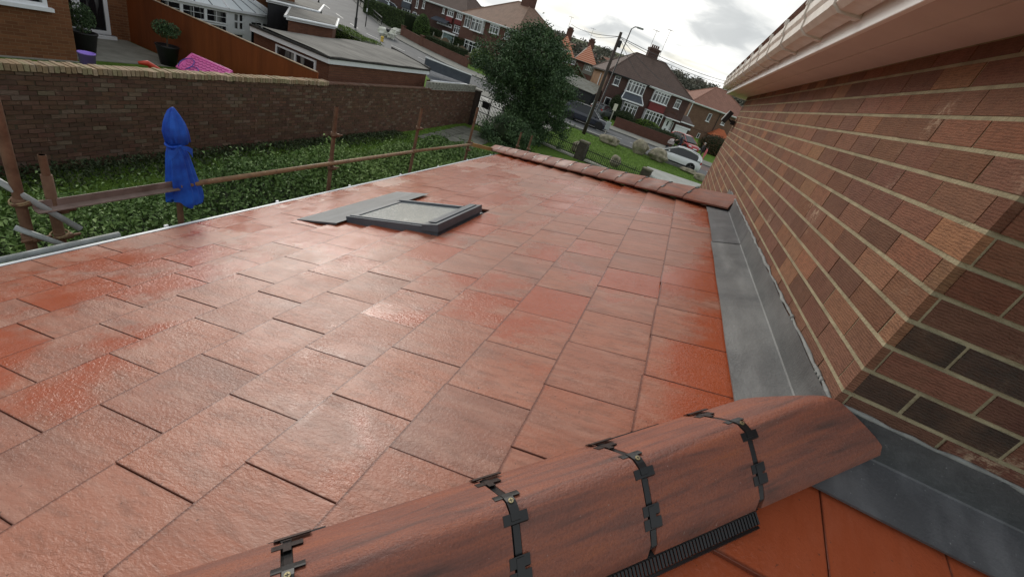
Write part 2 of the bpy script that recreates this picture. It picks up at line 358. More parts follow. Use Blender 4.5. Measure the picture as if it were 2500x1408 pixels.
SOFF = mottled('soffit_board', (.70, .64, .61), (.62, .56, .54), 3, .55, .0006, 12)
GUTT = mottled('gutter_plastic', (.80, .76, .70), (.66, .61, .55), 9, .45, .0006, 20)
BEAD = mottled('sealant_bead', (.30, .31, .30), (.19, .195, .19), 20, .8, .004, 60)
FELT = mottled('roof_felt', (.115, .11, .10), (.22, .21, .19), 1.8, .9, .008, 22, stretch=(.35, 1, 1))
FELTD = mottled('felt_edge', (.035, .035, .035), (.06, .055, .05), 6, .85, .004, 30)
ASPH = mottled('asphalt', (.085, .087, .092), (.12, .122, .125), .5, .75, .004, 60)
ASPHR = mottled('maroon_asphalt', (.115, .075, .07), (.15, .10, .092), .6, .8, .004, 60)
PAVE = mottled('pavement_slab', (.24, .235, .21), (.17, .168, .15), .8, .85, .004, 25)
FLAG = mottled('flagstone', (.22, .215, .18), (.13, .13, .105), 2.2, .85, .006, 20)
KERB = mottled('kerb_stone', (.22, .215, .2), (.15, .148, .14), 2, .85, .003, 30)
LINE = mat('road_paint', (.7, .7, .66), .6)
HEDGEC = mottled('hedge_core', (.010, .018, .006), (.02, .03, .01), 4, .95, .02, 12)
BARK = mottled('bark', (.09, .07, .05), (.05, .04, .03), 8, .95, .01, 30)
TYRE = mat('tyre_rubber', (.012, .012, .012), .8)
ALLOY = mat('alloy', (.18, .18, .19), .35, .8)
def grass_fn(nt, b):
    v = co(nt); a = noise(nt, v, .35, 7, .6); d = noise(nt, v, 5, 7, .7); f = noise(nt, co(nt, (1, .5, 1)), 26, 5, .7)
    c = ramp(nt, d, [(.3, (.06, .12, .018)), (.5, (.125, .22, .032)), (.7, (.20, .31, .055))])
    c = mixc(nt, ramp(nt, a, [(.4, 0.0), (.66, .6)]), c, (.11, .16, .035))
    gp_ = nt.nodes.new('ShaderNodeSeparateXYZ'); nt.links.new(v, gp_.inputs[0]); c = mixc(nt, ramp(nt, mth(nt, 'DIVIDE', gp_.outputs[1], 200.0), [(.45, 0.0), (.65, .9)]), c, mixc(nt, d, (.07, .065, .045), (.12, .12, .08)))
    c = mixc(nt, ramp(nt, f, [(.35, .5), (.6, 0.0)]), c, (.04, .075, .014))
    setc(nt, b, c); bump(nt, b, mth(nt, 'ADD', f, d), .05)
GRASS = mat('grass_ground', (.06, .13, .02), .95, 0, .1, grass_fn)
def leafmat(name, a, b_, c_, rough=.45):
    def f(nt, b):
        at_ = N(nt, 'ShaderNodeAttribute', attribute_name='rnd')
        setc(nt, b, ramp(nt, at_.outputs['Fac'], [(0.0, a), (.55, b_), (1.0, c_)]))
        b.inputs['Transmission Weight'].default_value = 0
    return mat(name, b_, rough, 0, .45, f)
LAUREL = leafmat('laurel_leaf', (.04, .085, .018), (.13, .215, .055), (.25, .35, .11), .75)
HOLLY = leafmat('holly_leaf', (.024, .052, .020), (.060, .112, .042), (.12, .19, .08), .65)
BOX = leafmat('box_leaf', (.05, .09, .015), (.11, .19, .02), (.24, .34, .04), .5)
DULL = leafmat('dull_leaf', (.02, .035, .012), (.045, .065, .022), (.08, .10, .04), .7)
REDL = leafmat('red_leaf', (.03, .03, .012), (.10, .05, .025), (.18, .08, .04), .7)
WOODL = leafmat('winter_wood_leaf', (.075, .080, .062), (.13, .13, .10), (.20, .18, .135), .9)  # tones lightened to paint distance haze into the leaves
GBL = leafmat('grass_blade', (.07, .13, .02), (.14, .25, .035), (.22, .34, .06), .6)

# ------------------------------------------------------------------ foliage
rng = np.random.default_rng(11)
def leaves(name, P, size, m, up=.5, aspect=.5, parent=None, N0=None, rv=None):
    n = len(P); P = np.asarray(P, float); size = np.broadcast_to(size, (n,)) * rng.uniform(.65, 1.25, n)
    d = rng.normal(size=(n, 3))
    if N0 is not None: d = d * .8 + N0
    d /= np.linalg.norm(d, axis=1)[:, None]
    nn = rng.normal(size=(n, 3)) * .7 + np.array([0, 0, up * 2.0]); nn -= (nn * d).sum(1)[:, None] * d
    nn /= np.linalg.norm(nn, axis=1)[:, None]; s = np.cross(d, nn)
    L = d * size[:, None]; W = s * (size * aspect * .5)[:, None]; U = nn * (size * .12)[:, None]
    V = np.stack([P - L * .5, P + W + U, P + L * .5 - U, P - W + U], 1).reshape(-1, 3)
    idx = np.arange(n)[:, None] * 4
    T = np.concatenate([idx + np.array([0, 1, 2]), idx + np.array([0, 2, 3])], 1).reshape(-1)
    me = bpy.data.meshes.new(name); me.vertices.add(n * 4); me.loops.add(n * 6); me.polygons.add(n * 2)
    me.vertices.foreach_set('co', V.ravel()); me.loops.foreach_set('vertex_index', T.astype(np.int32))
    me.polygons.foreach_set('loop_start', np.arange(0, n * 6, 3, dtype=np.int32))
    me.polygons.foreach_set('loop_total', np.full(n * 2, 3, np.int32)); me.update(calc_edges=True)
    a = me.attributes.new('rnd', 'FLOAT', 'POINT'); r = rng.random(n) if rv is None else np.clip(rv + rng.normal(0, .16, n), 0, 1)
    a.data.foreach_set('value', np.repeat(r, 4).astype(np.float32)); me.materials.append(m)
    o = bpy.data.objects.new(name, me); scene.collection.objects.link(o)
    if parent is not None: attach(o, parent)
    return o
def lump(mb, c, r, m=0, n=10, jit=.18, seed=0):
    rr = random.Random(seed); ph = [rr.uniform(0, 6.28) for _ in range(6)]
    def f(u, v):
        th = 2 * math.pi * u; p = math.pi * v - math.pi / 2
        k = 1 + jit * (math.sin(3 * th + ph[0] + 2 * p) + .7 * math.sin(5 * th + ph[1]) * math.cos(4 * p + ph[2]) + .5 * math.sin(7 * p + ph[3]))
        k = 1 + (k - 1) * math.cos(p)
        return Vector((c[0] + r[0] * k * math.cos(p) * math.cos(th), c[1] + r[1] * k * math.cos(p) * math.sin(th), c[2] + r[2] * k * math.sin(p)))
    mb.grid(f, n * 2, n, m)
def shell_pts(c, r, n, thick=.3):
    d = rng.normal(size=(n, 3)); d /= np.linalg.norm(d, axis=1)[:, None]
    return np.array(c) + d * np.array(r) * (1 - thick * rng.random(n) ** 1.5)[:, None]
def bushy(name, label, cat, c, r, n, size, m, core=True, group=None, lobes=0):
    rt = root(name, label, cat, (c[0], c[1], c[2] - r[2]), 0, group)
    if core:
        mb = MB(); lump(mb, c, (r[0] * .8, r[1] * .8, r[2] * .86), 0, 8, .12, len(name)); mb.build('branches', HEDGEC, rt, True)
    P = shell_pts(c, r, n, .28)
    if lobes:
        Q = [P]
        for i in range(lobes):
            d = rng.normal(size=3); d[2] = abs(d[2]); d /= np.linalg.norm(d)
            Q.append(shell_pts(np.array(c) + d * np.array(r) * .75, np.array(r) * .45, n // lobes))
        P = np.concatenate(Q)
    leaves('foliage', P, size, m, parent=rt); return rt
def hedge_box(name, label, pts, wd, z0, z1, n, size, m, wav=.06, group=None):
    """clipped hedge along a polyline"""
    rt = root(name, label, 'hedge', (pts[0][0], pts[0][1], gz(*pts[0])), 0, group); mb = MB(); P = []
    seg = [(Vector((*a, 0)), Vector((*b, 0))) for a, b in zip(pts[:-1], pts[1:])]; tot = sum((b - a).length for a, b in seg)
    for a, b in seg:
        d = (b - a); L = d.length; d /= L; s = Vector((-d.y, d.x, 0))
        za = gz(a.x, a.y) if z0 is None else z0
        mb.obox((a + b) / 2 + Vector((0, 0, za + (z1 - za) * .47)), d * L / 2, s * (wd / 2 - .07), (0, 0, (z1 - za) * .46))
        k = int(n * L / tot); u = rng.random(k) * L; f = rng.random(k); area = wd / (wd + 2 * (z1 - za))
        top = f < area * 1.3; w_ = np.where(top, (rng.random(k) - .5) * wd, np.where(rng.random(k) < .5, -1, 1) * (wd / 2 - .05 * rng.random(k)))
        zz_ = np.where(top, z1 - .06 * rng.random(k), za + rng.random(k) * (z1 - za)) + wav * np.sin(u * 2.1) * np.where(top, 1, .2) + rng.normal(0, wav * .4, k)
        P.append(np.array(a) + u[:, None] * np.array(d) + w_[:, None] * np.array(s) + np.stack([0 * u, 0 * u, zz_], 1))
    mb.build('branches', HEDGEC, rt); leaves('foliage', np.concatenate(P), size, m, parent=rt); return rt

# ------------------------------------------------------------------ ground, road, pavements
xs = sorted(set([-600, -450, -330, -250, -190, -150, -120, -100, -85] + list(range(-75, 32, 1)) + [36, 42, 50, 62, 80, 110, 160, 240, 360, 500]))
ys = sorted(set([-60, -40, -25, -14, -8] + list(range(-4, 92, 1)) + [94, 98, 103, 110, 118, 126, 134, 144, 156, 170, 186, 205, 230, 260, 300, 350, 410, 480, 560, 700]))
mb = MB(); nx = len(xs)
mb.add([(x, y, gz(x, y)) for y in ys for x in xs], [(j * nx + i, j * nx + i + 1, (j + 1) * nx + i + 1, (j + 1) * nx + i) for j in range(len(ys) - 1) for i in range(nx - 1)])
struct(mb.build('ground', GRASS, smooth=True))
def pl_at(pl, x):
    for (x0, y0), (x1, y1) in zip(pl[:-1], pl[1:]):
        if x1 <= x <= x0: return y0 + (y1 - y0) * (x0 - x) / (x0 - x1)
    return pl[-1][1]
NEAR = [(60, 41.5), (5, 38.4), (-9, 38.0), (-25, 40.5), (-40, 46), (-60, 58), (-100, 84)]
FARK = [(60, 50), (0, 47.0), (-8, 47.2), (-20, 47.6), (-27, 49.6), (-38, 54.8), (-45, 60), (-60, 72), (-100, 105)]
def strip(name, lo, hi, x0, x1, dz, m, step=1.0, nn=6, kind=True):
    mb = MB(); k = int((x0 - x1) / step)
    def f(u, v):
        x = x0 + (x1 - x0) * u; y = lo(x) * (1 - v) + hi(x) * v; return Vector((x, y, gz(x, y) + dz))
    mb.grid(f, k, nn); o = mb.build(name, m, smooth=True)
    for p in o.data.polygons: p.flip()
    return struct(o) if kind else o
near = lambda x: pl_at(NEAR, x); fark = lambda x: pl_at(FARK, x)
strip('road', near, fark, 60, -100, .03, ASPH)
strip('road_surfacing', lambda x: near(x) + 4.6, lambda x: fark(x) - .15, 60, -1.5, .036, ASPHR)
strip('far_pavement', lambda x: fark(x) + .14, lambda x: fark(x) + 3.6 + .6 * sstep(x, -20, 0), 60, -100, .13, PAVE)
def kerb(name, fn, x0, x1, s=1):
    mb = MB(); k = int(x0 - x1)
    for i in range(k):
        xa, xb = x0 - i, x0 - i - .985; ya, yb = fn(xa), fn(xb)
        a = Vector((xa, ya, gz(xa, ya))); b = Vector((xb, yb, gz(xb, yb))); d = b - a; sd_ = Vector((-d.y, d.x, 0)).normalized() * .07
        mb.obox((a + b) / 2 + Vector((0, .07 * s, .06)), d / 2, sd_, (0, 0, .085))
    return struct(mb.build(name, KERB))
kerb('far_kerb', fark, 40, -80); kerb('near_kerb', lambda x: near(x) - .14, 40, -60)
strip('near_pavement', lambda x: near(x) - 3.4 - .12 * max(0, -x - 12), lambda x: near(x) - .16, -13, -60, .10, PAVE)
def dash(x0, x1, off, wd, name='road_marking'):
    return strip(name, lambda x: near(x) + off, lambda x: near(x) + off + wd, x0, x1, .042, LINE, .5, 1)
for k, x in enumerate((6, -1.2, -4.6, -9.5, -14.5, -22, -27, -32, -37, -42, -47, -52)): dash(x, x - 2.6, 4.5, .14)
dash(-4.5, -14, 1.2, .12)

# flagstone path from the gate
mb = MB(); c0 = Vector((-9.6, 21.6, 0))
for i in range(9):
    for j in range(3):
        x = -10.1 + j * .66 + i * .08 + rnd.uniform(-.02, .02); y = 21.3 - i * .62
        mb.box((x, y - .58, -.03), (x + .62, y, .025 + rnd.uniform(0, .015)))
struct(mb.build('garden_path', FLAG))
# verge and lawn tufts
n = 30000; x = rng.uniform(-12, 5, n); y = rng.uniform(25.2, 38.0, n)
P = np.stack([x, y, np.full(n, .03)], 1)
n2 = 16000; x2 = rng.uniform(-9.9, -6.4, n2); y2 = rng.uniform(2, 22, n2); keep = (y2 < 16) | (x2 < -9.8); x2 = x2[keep]; y2 = y2[keep]
P = np.concatenate([P, np.stack([x2, y2, np.full(len(x2), .02)], 1)])
o = leaves('grass', P, .085, GBL, up=0, aspect=.22, N0=np.array([0, 0, 1.6])); tag(o, 'short green grass of the verge and side garden', 'grass', kind='stuff')

# ------------------------------------------------------------------ our house (right)
XW = .643; YN = 1.155; YF = 7.75; ZC = EYE - .627; PT = R(17.3); SP, CP = math.sin(PT), math.cos(PT)
TL = .026      # the measured roof plane is the top of the tiles
def RP(s, y, h=0.0):
    h -= TL; return Vector((XW - s * CP - h * SP, y, ZC - s * SP + h * CP))
def FP(s, x, h=0.0):
    h -= TL; return Vector((x, YN - s * CP - h * SP, ZC - s * SP + h * CP))
def brick_tone(pal): 
    c = rnd.choice(pal); k = rnd.uniform(.82, 1.18); return tuple(min(1, v * k * rnd.uniform(.95, 1.05)) for v in c)
def brick_face(mb, O, u, nrm, L, z0, z1, bl, bh, mo, pal, jit=.0015, m=0, off=0, zg=None, depth=.02, vj=1.0):
    """rows of single bricks standing proud of a mortar bed"""
    O = Vector(O); u = Vector(u).normalized(); nrm = Vector(nrm).normalized()
    r = 0; z = z0
    while z < z1 - .01:
        x = -bl * (.5 if (r + off) % 2 else 0); h = min(bh, z1 - z)
        while x < L:
            a = max(0, x + mo * vj / 2); b = min(L, x + bl - mo * vj / 2)
            if b - a > .015:
                j = rnd.uniform(-jit, jit); c = O + u * (a + b) / 2 + Vector((0, 0, z + h / 2)) + nrm * (j - depth / 2)
                t = rnd.uniform(-jit, jit) * .6
                mb.obox(c, u * (b - a) / 2 + nrm * t, nrm * depth / 2, Vector((0, 0, (h - mo) / 2)), m, brick_tone(pal))
            x += bl
        z += bh; r += 1
PALN = [(.245, .110, .062), (.205, .090, .052), (.265, .120, .065), (.215, .100, .064), (.165, .074, .046), (.295, .145, .078), (.225, .106, .066), (.19, .086, .056)]
PALR = [(.20, .080, .052), (.165, .066, .046), (.075, .050, .042), (.215, .088, .058), (.055, .042, .036), (.14, .066, .048)]  # near-black and red bricks, with the return wall's shade mixed into the tones
house = root('brick_house', 'brown brick house close on the right with white gutter and soffit overhead', 'house', (XW + 3, YF / 2 + .5, 0))
mb = MB(); zt = EYE + .40
zb = EYE + .187 - .075 * 0.988 * 12 - .0
zb = EYE + .121 - 18 * .0752       # a bed joint measured on the photograph's wall
brick_face(mb, (XW, YF, zb), (0, -1, 0), (-1, 0, 0), YF - YN - .001, 0, zt - zb, .2255, .0752, .0115, PALN, jit=.0008, vj=.5)
# lower storey, seen past the far hip
brick_face(mb, (XW, YF, 0), (0, -1, 0), (-1, 0, 0), 3.4, 0, zb, .2255, .0752, .0115, PALN, jit=.0008, off=0, vj=.5)
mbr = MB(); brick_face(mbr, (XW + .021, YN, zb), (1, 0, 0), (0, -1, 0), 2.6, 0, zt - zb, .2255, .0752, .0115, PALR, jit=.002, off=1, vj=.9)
for v in mb.v: pass
MB_ = MB(); MB_.box((XW + .0022, YN + .0035, 0), (XW + 6.5, YF - .002, zt))
MB_.box((XW + .004, YF - .001, 0), (XW + 6.5, YF + .001, zt))
MB_.build('mortar', MORTARN, house)
o = mb.build('wall', BRICKN, house); o['label'] = 'lit side wall of combed brown bricks'
o = mbr.build('wall', BRICKN, house); o['label'] = 'wet, shade-darkened return wall at the near corner'
# eaves
ZE = EYE + .40; XE = .385; Y0 = .88; Y1 = 8.5
mb = MB(); mb.box((XE + .02, Y0, ZE), (XW + 1.0, Y1, ZE + .010)); mb.box((XW + .9, Y0, ZE), (XW + 6.8, YN + .3, ZE + .010))
mb.box((XE + .125, Y0, ZE - .0045), (XE + .137, Y1, ZE)); 
mb.build('soffit', SOFF, house)
mb = MB(); mb.box((XE, Y0, ZE - .012), (XE + .018, Y1, ZE + .17)); mb.box((XE + .018, Y1, ZE - .012), (XW + 6, Y1 + .018, ZE + .17)); mb.box((XE + .018, Y0 - .018, ZE - .012), (XW + 6, Y0, ZE + .17))
mb.build('fascia', mottled('fascia_board', (.92, .93, .93), (.88, .88, .87), 4, .4, .0005, 15), house, bevel=.003)
gp = [(XE - .002, .155), (XE - .002, .06), (XE - .012, .045), (XE - .075, .045), (XE - .10, .062), (XE - .104, .10), (XE - .116, .115), (XE - .119, .152), (XE - .113, .155), (XE - .110, .118), (XE - .098, .10), (XE - .094, .066), (XE - .072, .051), (XE - .012, .051), (XE - .008, .155)]
mb = MB(); ng = len(gp)
def prof(mb, gp, ya, yb, zo, m=0, k=1.0, cx=None):
    vs = [(x, ya, zo + z) for x, z in gp] + [(x, yb, zo + z) for x, z in gp]; n_ = len(gp)
    mb.add(vs, [(i, (i + 1) % n_, (i + 1) % n_ + n_, i + n_) for i in range(n_)] + [tuple(range(n_))[::-1], tuple(range(n_, 2 * n_))], m)
prof(mb, gp, Y0 - .02, Y1 + .03, ZE); mb.build('gutter', GUTT, house)
bp = [(XE + .0, .165), (XE + .0, .035), (XE - .012, .035), (XE - .078, .036), (XE - .106, .055), (XE - .111, .095), (XE - .123, .11), (XE - .127, .165), (XE - .112, .168), (XE - .112, .158), (XE - .12, .156)][:9]
bp = bp + [(XE - .112, .157), (XE - .006, .157)]
y = 1.55
while y < Y1:
    mb = MB(); prof(mb, bp, y - .022, y + .022, ZE); mb.box((XE - .133, y - .008, ZE + .15), (XE - .118, y + .008, ZE + .178)); mb.build('gutter_bracket', GUTT, house); y += .535
mb = MB()
for y in np.arange(Y0, Y1, .3): mb.obox((XE + 1.1, y + .15, ZE + .17 + .47), (1.2, 0, .42), (0, .148, 0), (-.01, 0, .012), 0, (rnd.random(), rnd.random(), 0))
mb.build('main_roof', TILE_X, house)

# security light on the far corner
lt = root('security_light', 'small black security light on the far end of the brick wall', 'wall light', (XW, 7.55, EYE + .05))
mb = MB(); mb.obox((XW - .03, 7.60, EYE + .02), (.03, 0, 0), (0, .022, 0), (0, 0, .03)); mb.tube([(XW - .05, 7.6, EYE + .02), (XW - .10, 7.58, EYE + .05)], .012, 8); mb.build('arm', BLACKM, lt)
mb = MB(); Mx = Matrix.Translation((XW - .14, 7.56, EYE + .07)) @ Matrix.Rotation(R(18), 4, 'Y')
mb.box((-.035, -.075, -.085), (.035, .075, .085), M=Mx); mb.build('lamp_body', BLACKM, lt, bevel=.006)
mb = MB(); mb.box((-.0385, -.06, -.07), (-.0352, .06, .045), M=Mx); mb.build('lens', mat('frosted_lens', (.45, .46, .46), .25), lt)

# ------------------------------------------------------------------ the tiled extension
ext = root('extension', 'single-storey extension with a wet terracotta tiled hipped roof filling the foreground', 'extension', (-1.2, 3, 0))
TW = .287; GA = .28; SE = 3.75; YFH = 4.13; OFS = (1.245, 1.36)
def clip_bm(bm, cuts):
    for cpt, nrm in cuts:
        g = bm.verts[:] + bm.edges[:] + bm.faces[:]
        bmesh.ops.bisect_plane(bm, geom=g, dist=1e-5, plane_co=cpt, plane_no=nrm, clear_outer=True)
def tile_slope(PF, a0, a1, off, cuts, m, rows, hole=None, name='tile_slope', label=None):
    mb = MB()
    for i in range(rows[0], rows[1]):
        s1 = .441 + GA * i; s0 = s1 - GA - .04
        o_ = off[0] if i % 2 == 0 else off[1]; k0 = int(math.floor((a0 - o_) / TW)) - 1
        k = k0
        while o_ + k * TW < a1:
            a = o_ + k * TW + .0008; b = a + TW - .0018; k += 1
            if hole and a > hole[2] - .02 and b < hole[3] + .28 and s1 > hole[0] + .05 and s1 - GA < hole[1] - .1: continue
            j = rnd.gauss(0, .0007); j2 = rnd.gauss(0, .0008); ds = rnd.gauss(0, .0015); th = .016
            q = [(s0, a, .010 + j), (s0, b, .010 + j), (s1 + ds, b, .030 + j + j2), (s1 + ds, a, .030 + j - j2)]
            top = [PF(s_, y_, h_) for s_, y_, h_ in q]; bot = [PF(s_, y_, h_ - th) for s_, y_, h_ in q]
            n_ = (top[1] - top[0]).cross(top[2] - top[0])
            fs = [(0, 1, 2, 3), (7, 6, 5, 4), (4, 5, 1, 0), (5, 6, 2, 1), (6, 7, 3, 2), (7, 4, 0, 3)]
            if n_.z < 0: fs = [f[::-1] for f in fs]
            mb.add(top + bot, fs, 0, (rnd.random(), rnd.random(), rnd.random()))
    o = mb.build(name, m, ext, bevel=0)
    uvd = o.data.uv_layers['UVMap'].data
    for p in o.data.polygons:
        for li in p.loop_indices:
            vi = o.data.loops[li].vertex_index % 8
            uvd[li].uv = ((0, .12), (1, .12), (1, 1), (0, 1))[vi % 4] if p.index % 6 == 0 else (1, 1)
    bm = bmesh.new(); bm.from_mesh(o.data); clip_bm(bm, cuts); bm.to_mesh(o.data); bm.free()
    bv = o.modifiers.new('bevel', 'BEVEL'); bv.width = .0013; bv.segments = 1; bv.limit_method = 'ANGLE'
    if label: o['label'] = label
    return o
HN = Vector((XW, YN, 0)); HF = Vector((XW, YFH, 0))
SKY = (1.90, 2.95, 2.40, 3.12)
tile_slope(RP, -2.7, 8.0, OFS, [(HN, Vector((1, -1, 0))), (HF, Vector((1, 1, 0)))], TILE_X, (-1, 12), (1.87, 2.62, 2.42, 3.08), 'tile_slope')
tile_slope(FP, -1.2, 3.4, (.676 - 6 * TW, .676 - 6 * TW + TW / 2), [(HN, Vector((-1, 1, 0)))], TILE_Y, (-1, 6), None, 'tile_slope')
def BP(s, x, h=0.0):
    h -= TL; return Vector((x, YFH + s * CP + h * SP, ZC - s * SP + h * CP))
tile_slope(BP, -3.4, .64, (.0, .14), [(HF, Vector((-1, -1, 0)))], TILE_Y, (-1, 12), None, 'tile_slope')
# underlay under the tiles and walls
mb = MB()
xE = XW - SE * CP; zE = ZC - SE * SP; yNE = YN - SE * CP; yFE = YFH + SE * CP; dz = .040
mb.add([(XW, YN, ZC - dz), (XW, YFH, ZC - dz), (xE + .02, yFE, zE - dz), (xE + .02, yNE, zE - dz)], [(0, 1, 2, 3)])
mb.add([(XW, YN, ZC - dz - .002), (xE, yNE, zE - dz), (3.4, yNE, zE - dz), (3.4, YN, ZC - dz - .002)], [(0, 1, 2, 3)])
mb.add([(XW, YFH, ZC - dz - .002), (XW, yFE, zE - dz), (xE, yFE, zE - dz)], [(0, 1, 2)])
mb.build('underlay', mat('roof_underlay', (.05, .022, .016), .9), ext)
mb = MB(); mb.box((xE + .35, yNE + .35, 0), (XW - .02, yFE - .35, zE - .12)); mb.build('wall', H_RED, ext)
mb = MB(); mb.box((xE + .05, yNE + .05, zE - .17), (xE + .07, yFE - .05, zE - .015)); mb.box((xE + .05, yFE - .06, zE - .17), (XW, yFE - .04, zE - .015)); mb.build('fascia', WHITE, ext)
mb = MB(); hp = [(-.055 * math.cos(t), -.055 * math.sin(t)) for t in np.linspace(0, math.pi, 9)] + [(.05 * math.cos(t) * -1, -.05 * math.sin(t)) for t in np.linspace(math.pi, 0, 9)]
prof(mb, [(xE + .022 + a * .9, b) for a, b in hp], yNE, yFE + .03, zE - .066); mb.build('gutter', WHITE, ext)
y = 1.9
while y < yFE: 
    mb = MB(); mb.box((xE - .032, y - .012, zE - .075), (xE - .018, y + .012, zE - .045)); mb.build('gutter_clip', WHITE, ext); y += .95

# lead flashings: apron on the tiles, upstand on the brick
def lead(segs, name, PF, nrm_out, a_dir, label):
    mb = MB(); th = .004
    for k, (a, b, sl, t) in enumerate(segs):
        lift = .034 + .0035 * (k % 2)
        for i in range(int((b - a) / .12) + 1):
            y0 = a + i * .12; y1 = min(b, y0 + .12)
            if y1 - y0 < .005: continue
            w0 = .0012 * math.sin(y0 * 9); w1 = .0012 * math.sin(y1 * 9)
            A = [PF(sl + w0, y0, lift + .002), PF(.012, y0, lift + .003), PF(.008, y0, lift + .007)]; B = [PF(sl + w1, y1, lift + .002), PF(.012, y1, lift + .003), PF(.008, y1, lift + .007)]
            up0 = Vector(A[2]); up1 = Vector(B[2]); up0.z = ZC + .107 + .0025 * math.sin(y0 * 13); up1.z = ZC + .107 + .0025 * math.sin(y1 * 13)
            A.append(up0); B.append(up1)
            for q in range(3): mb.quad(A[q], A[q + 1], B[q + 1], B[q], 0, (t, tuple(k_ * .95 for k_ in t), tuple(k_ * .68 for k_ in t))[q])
            lo = PF(sl + w0, y0, lift - .006); lo1 = PF(sl + w1, y1, lift - .006); mb.quad(lo, A[0], B[0], lo1, 0, t)
    o = mb.build(name, LEAD, ext, smooth=False); o['label'] = label; return o
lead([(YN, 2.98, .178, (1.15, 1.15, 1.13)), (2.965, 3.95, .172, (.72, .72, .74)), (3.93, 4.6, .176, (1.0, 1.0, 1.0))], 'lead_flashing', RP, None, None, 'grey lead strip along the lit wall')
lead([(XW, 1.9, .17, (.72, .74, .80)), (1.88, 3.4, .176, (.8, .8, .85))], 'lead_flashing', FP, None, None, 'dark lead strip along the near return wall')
mb = MB()
pts = [(XW - .006, YN - .01 + i * .05, ZC + .109 + rnd.uniform(-.003, .004)) for i in range(67)]; mb.tube(pts, [.0055 * rnd.uniform(.5, 1.5) for _ in pts], 7)
pts = [(XW - .01 + i * .05, YN - .006, ZC + .107 + rnd.uniform(-.003, .003)) for i in range(55)]; mb.tube(pts, [.006 * rnd.uniform(.7, 1.4) for _ in pts], 7)
for k in range(26): mb.obox((XW - .008, YN + rnd.choice((.02, .12, .5, .9, 1.3, 1.31)) + rnd.gauss(0, .012), ZC + .103 + rnd.gauss(0, .005)), (.004, 0, 0), (0, .006, .002), (0, 0, .005))
mb.build('sealant_bead', BEAD, ext, smooth=True)

# hip tiles, their clips and screws
PR = [(-.126, .012), (-.117, .040), (-.098, .060), (-.075, .080), (-.048, .102), (-.026, .119), (-.010, .128), (.010, .128), (.026, .119), (.048, .102), (.075, .080), (.098, .060), (.117, .040), (.126, .012)]
class Hip:
    def __init__(s, P0, dx, dy): s.P0 = Vector(P0); s.d = Vector((dx, dy, -math.tan(PT))); s.wv = Vector((-dy, dx, 0)).normalized(); s.al = s.d.normalized(); s.up = s.wv.cross(s.al) if s.wv.cross(s.al).z > 0 else s.al.cross(s.wv)
    def at(s, t, wv, h): return s.P0 + s.d * t + s.wv * wv + Vector((0, 0, h))
HIPN = Hip((XW, YN, ZC), -1, -1); HIPF = Hip((XW, YFH, ZC), -1, 1)
def hip_tile(hip, t0, t1, lift=0.0, label=None, tone=None):
    mb = MB(); n_ = len(PR); nl = 8; vs = []; col = tone if tone is not None else rnd.random() * .5
    for L in (0, 1):
        for i in range(nl + 1):
            t = t0 + (t1 - t0) * i / nl
            for wv, h in PR: vs.append(hip.at(t, wv * (1 - .085 * L), h - .014 * L + lift * (1 - i / nl)))
    def id_(L, i, k): return L * (nl + 1) * n_ + i * n_ + k
    fs = []
    for i in range(nl):
        for k in range(n_ - 1):
            fs.append((id_(0, i, k), id_(0, i, k + 1), id_(0, i + 1, k + 1), id_(0, i + 1, k))); fs.append((id_(1, i, k), id_(1, i + 1, k), id_(1, i + 1, k + 1), id_(1, i, k + 1)))
        for k in (0, n_ - 1): fs.append((id_(0, i, k), id_(0, i + 1, k), id_(1, i + 1, k), id_(1, i, k)))
    for i in (0, nl):
        for k in range(n_ - 1): fs.append((id_(0, i, k), id_(1, i, k), id_(1, i, k + 1), id_(0, i, k + 1)))
    mb.add(vs, fs, 0, (col, 0, 0)); o = mb.build('hip_tile', HIPM, ext)
    me = o.data; uvs = me.uv_layers['UVMap'].data; seed = rnd.uniform(0, 50)
    for lp in me.loops:
        vi = lp.vertex_index % ((nl + 1) * n_); i, k = divmod(vi, n_); uvs[lp.index].uv = (seed + t0 * 1.46 + (t1 - t0) * i / nl * 1.46, PR[k][0] * 1.3)
    bm = bmesh.new(); bm.from_mesh(o.data)
    if t0 < -.1:
        r_ = bmesh.ops.bisect_plane(bm, geom=bm.verts[:] + bm.edges[:] + bm.faces[:], dist=1e-5, plane_co=(0, YN - .022, 0), plane_no=(0, 1, 0), clear_outer=True)
        bmesh.ops.contextual_create(bm, geom=[e for e in r_['geom_cut'] if isinstance(e, bmesh.types.BMEdge)])
    bmesh.ops.recalc_face_normals(bm, faces=bm.faces); bm.to_mesh(o.data); bm.free()
    for p in me.polygons: p.use_smooth = True
    es = o.modifiers.new('split', 'EDGE_SPLIT'); es.split_angle = R(42)
    if label: o['label'] = label
    return o
SCREW = mat('brass_screw', (.50, .42, .24), .4, .9)
def band(mb, hip, ta, tb, w0, w1, dh, n=10, th=.004):
    P = [p[0] for p in PR]; H = [p[1] for p in PR]
    hh = lambda x: float(np.interp(x, P, H))
    for i in range(n):
        a = w0 + (w1 - w0) * i / n; b = w0 + (w1 - w0) * (i + 1) / n
        q = [hip.at(ta, a, hh(a) + dh), hip.at(tb, a, hh(a) + dh), hip.at(tb, b, hh(b) + dh), hip.at(ta, b, hh(b) + dh)]
        qb = [p - Vector((0, 0, th)) for p in q]; mb.add(q + qb, [(0, 1, 2, 3), (7, 6, 5, 4), (0, 4, 5, 1), (1, 5, 6, 2), (2, 6, 7, 3), (3, 7, 4, 0)])
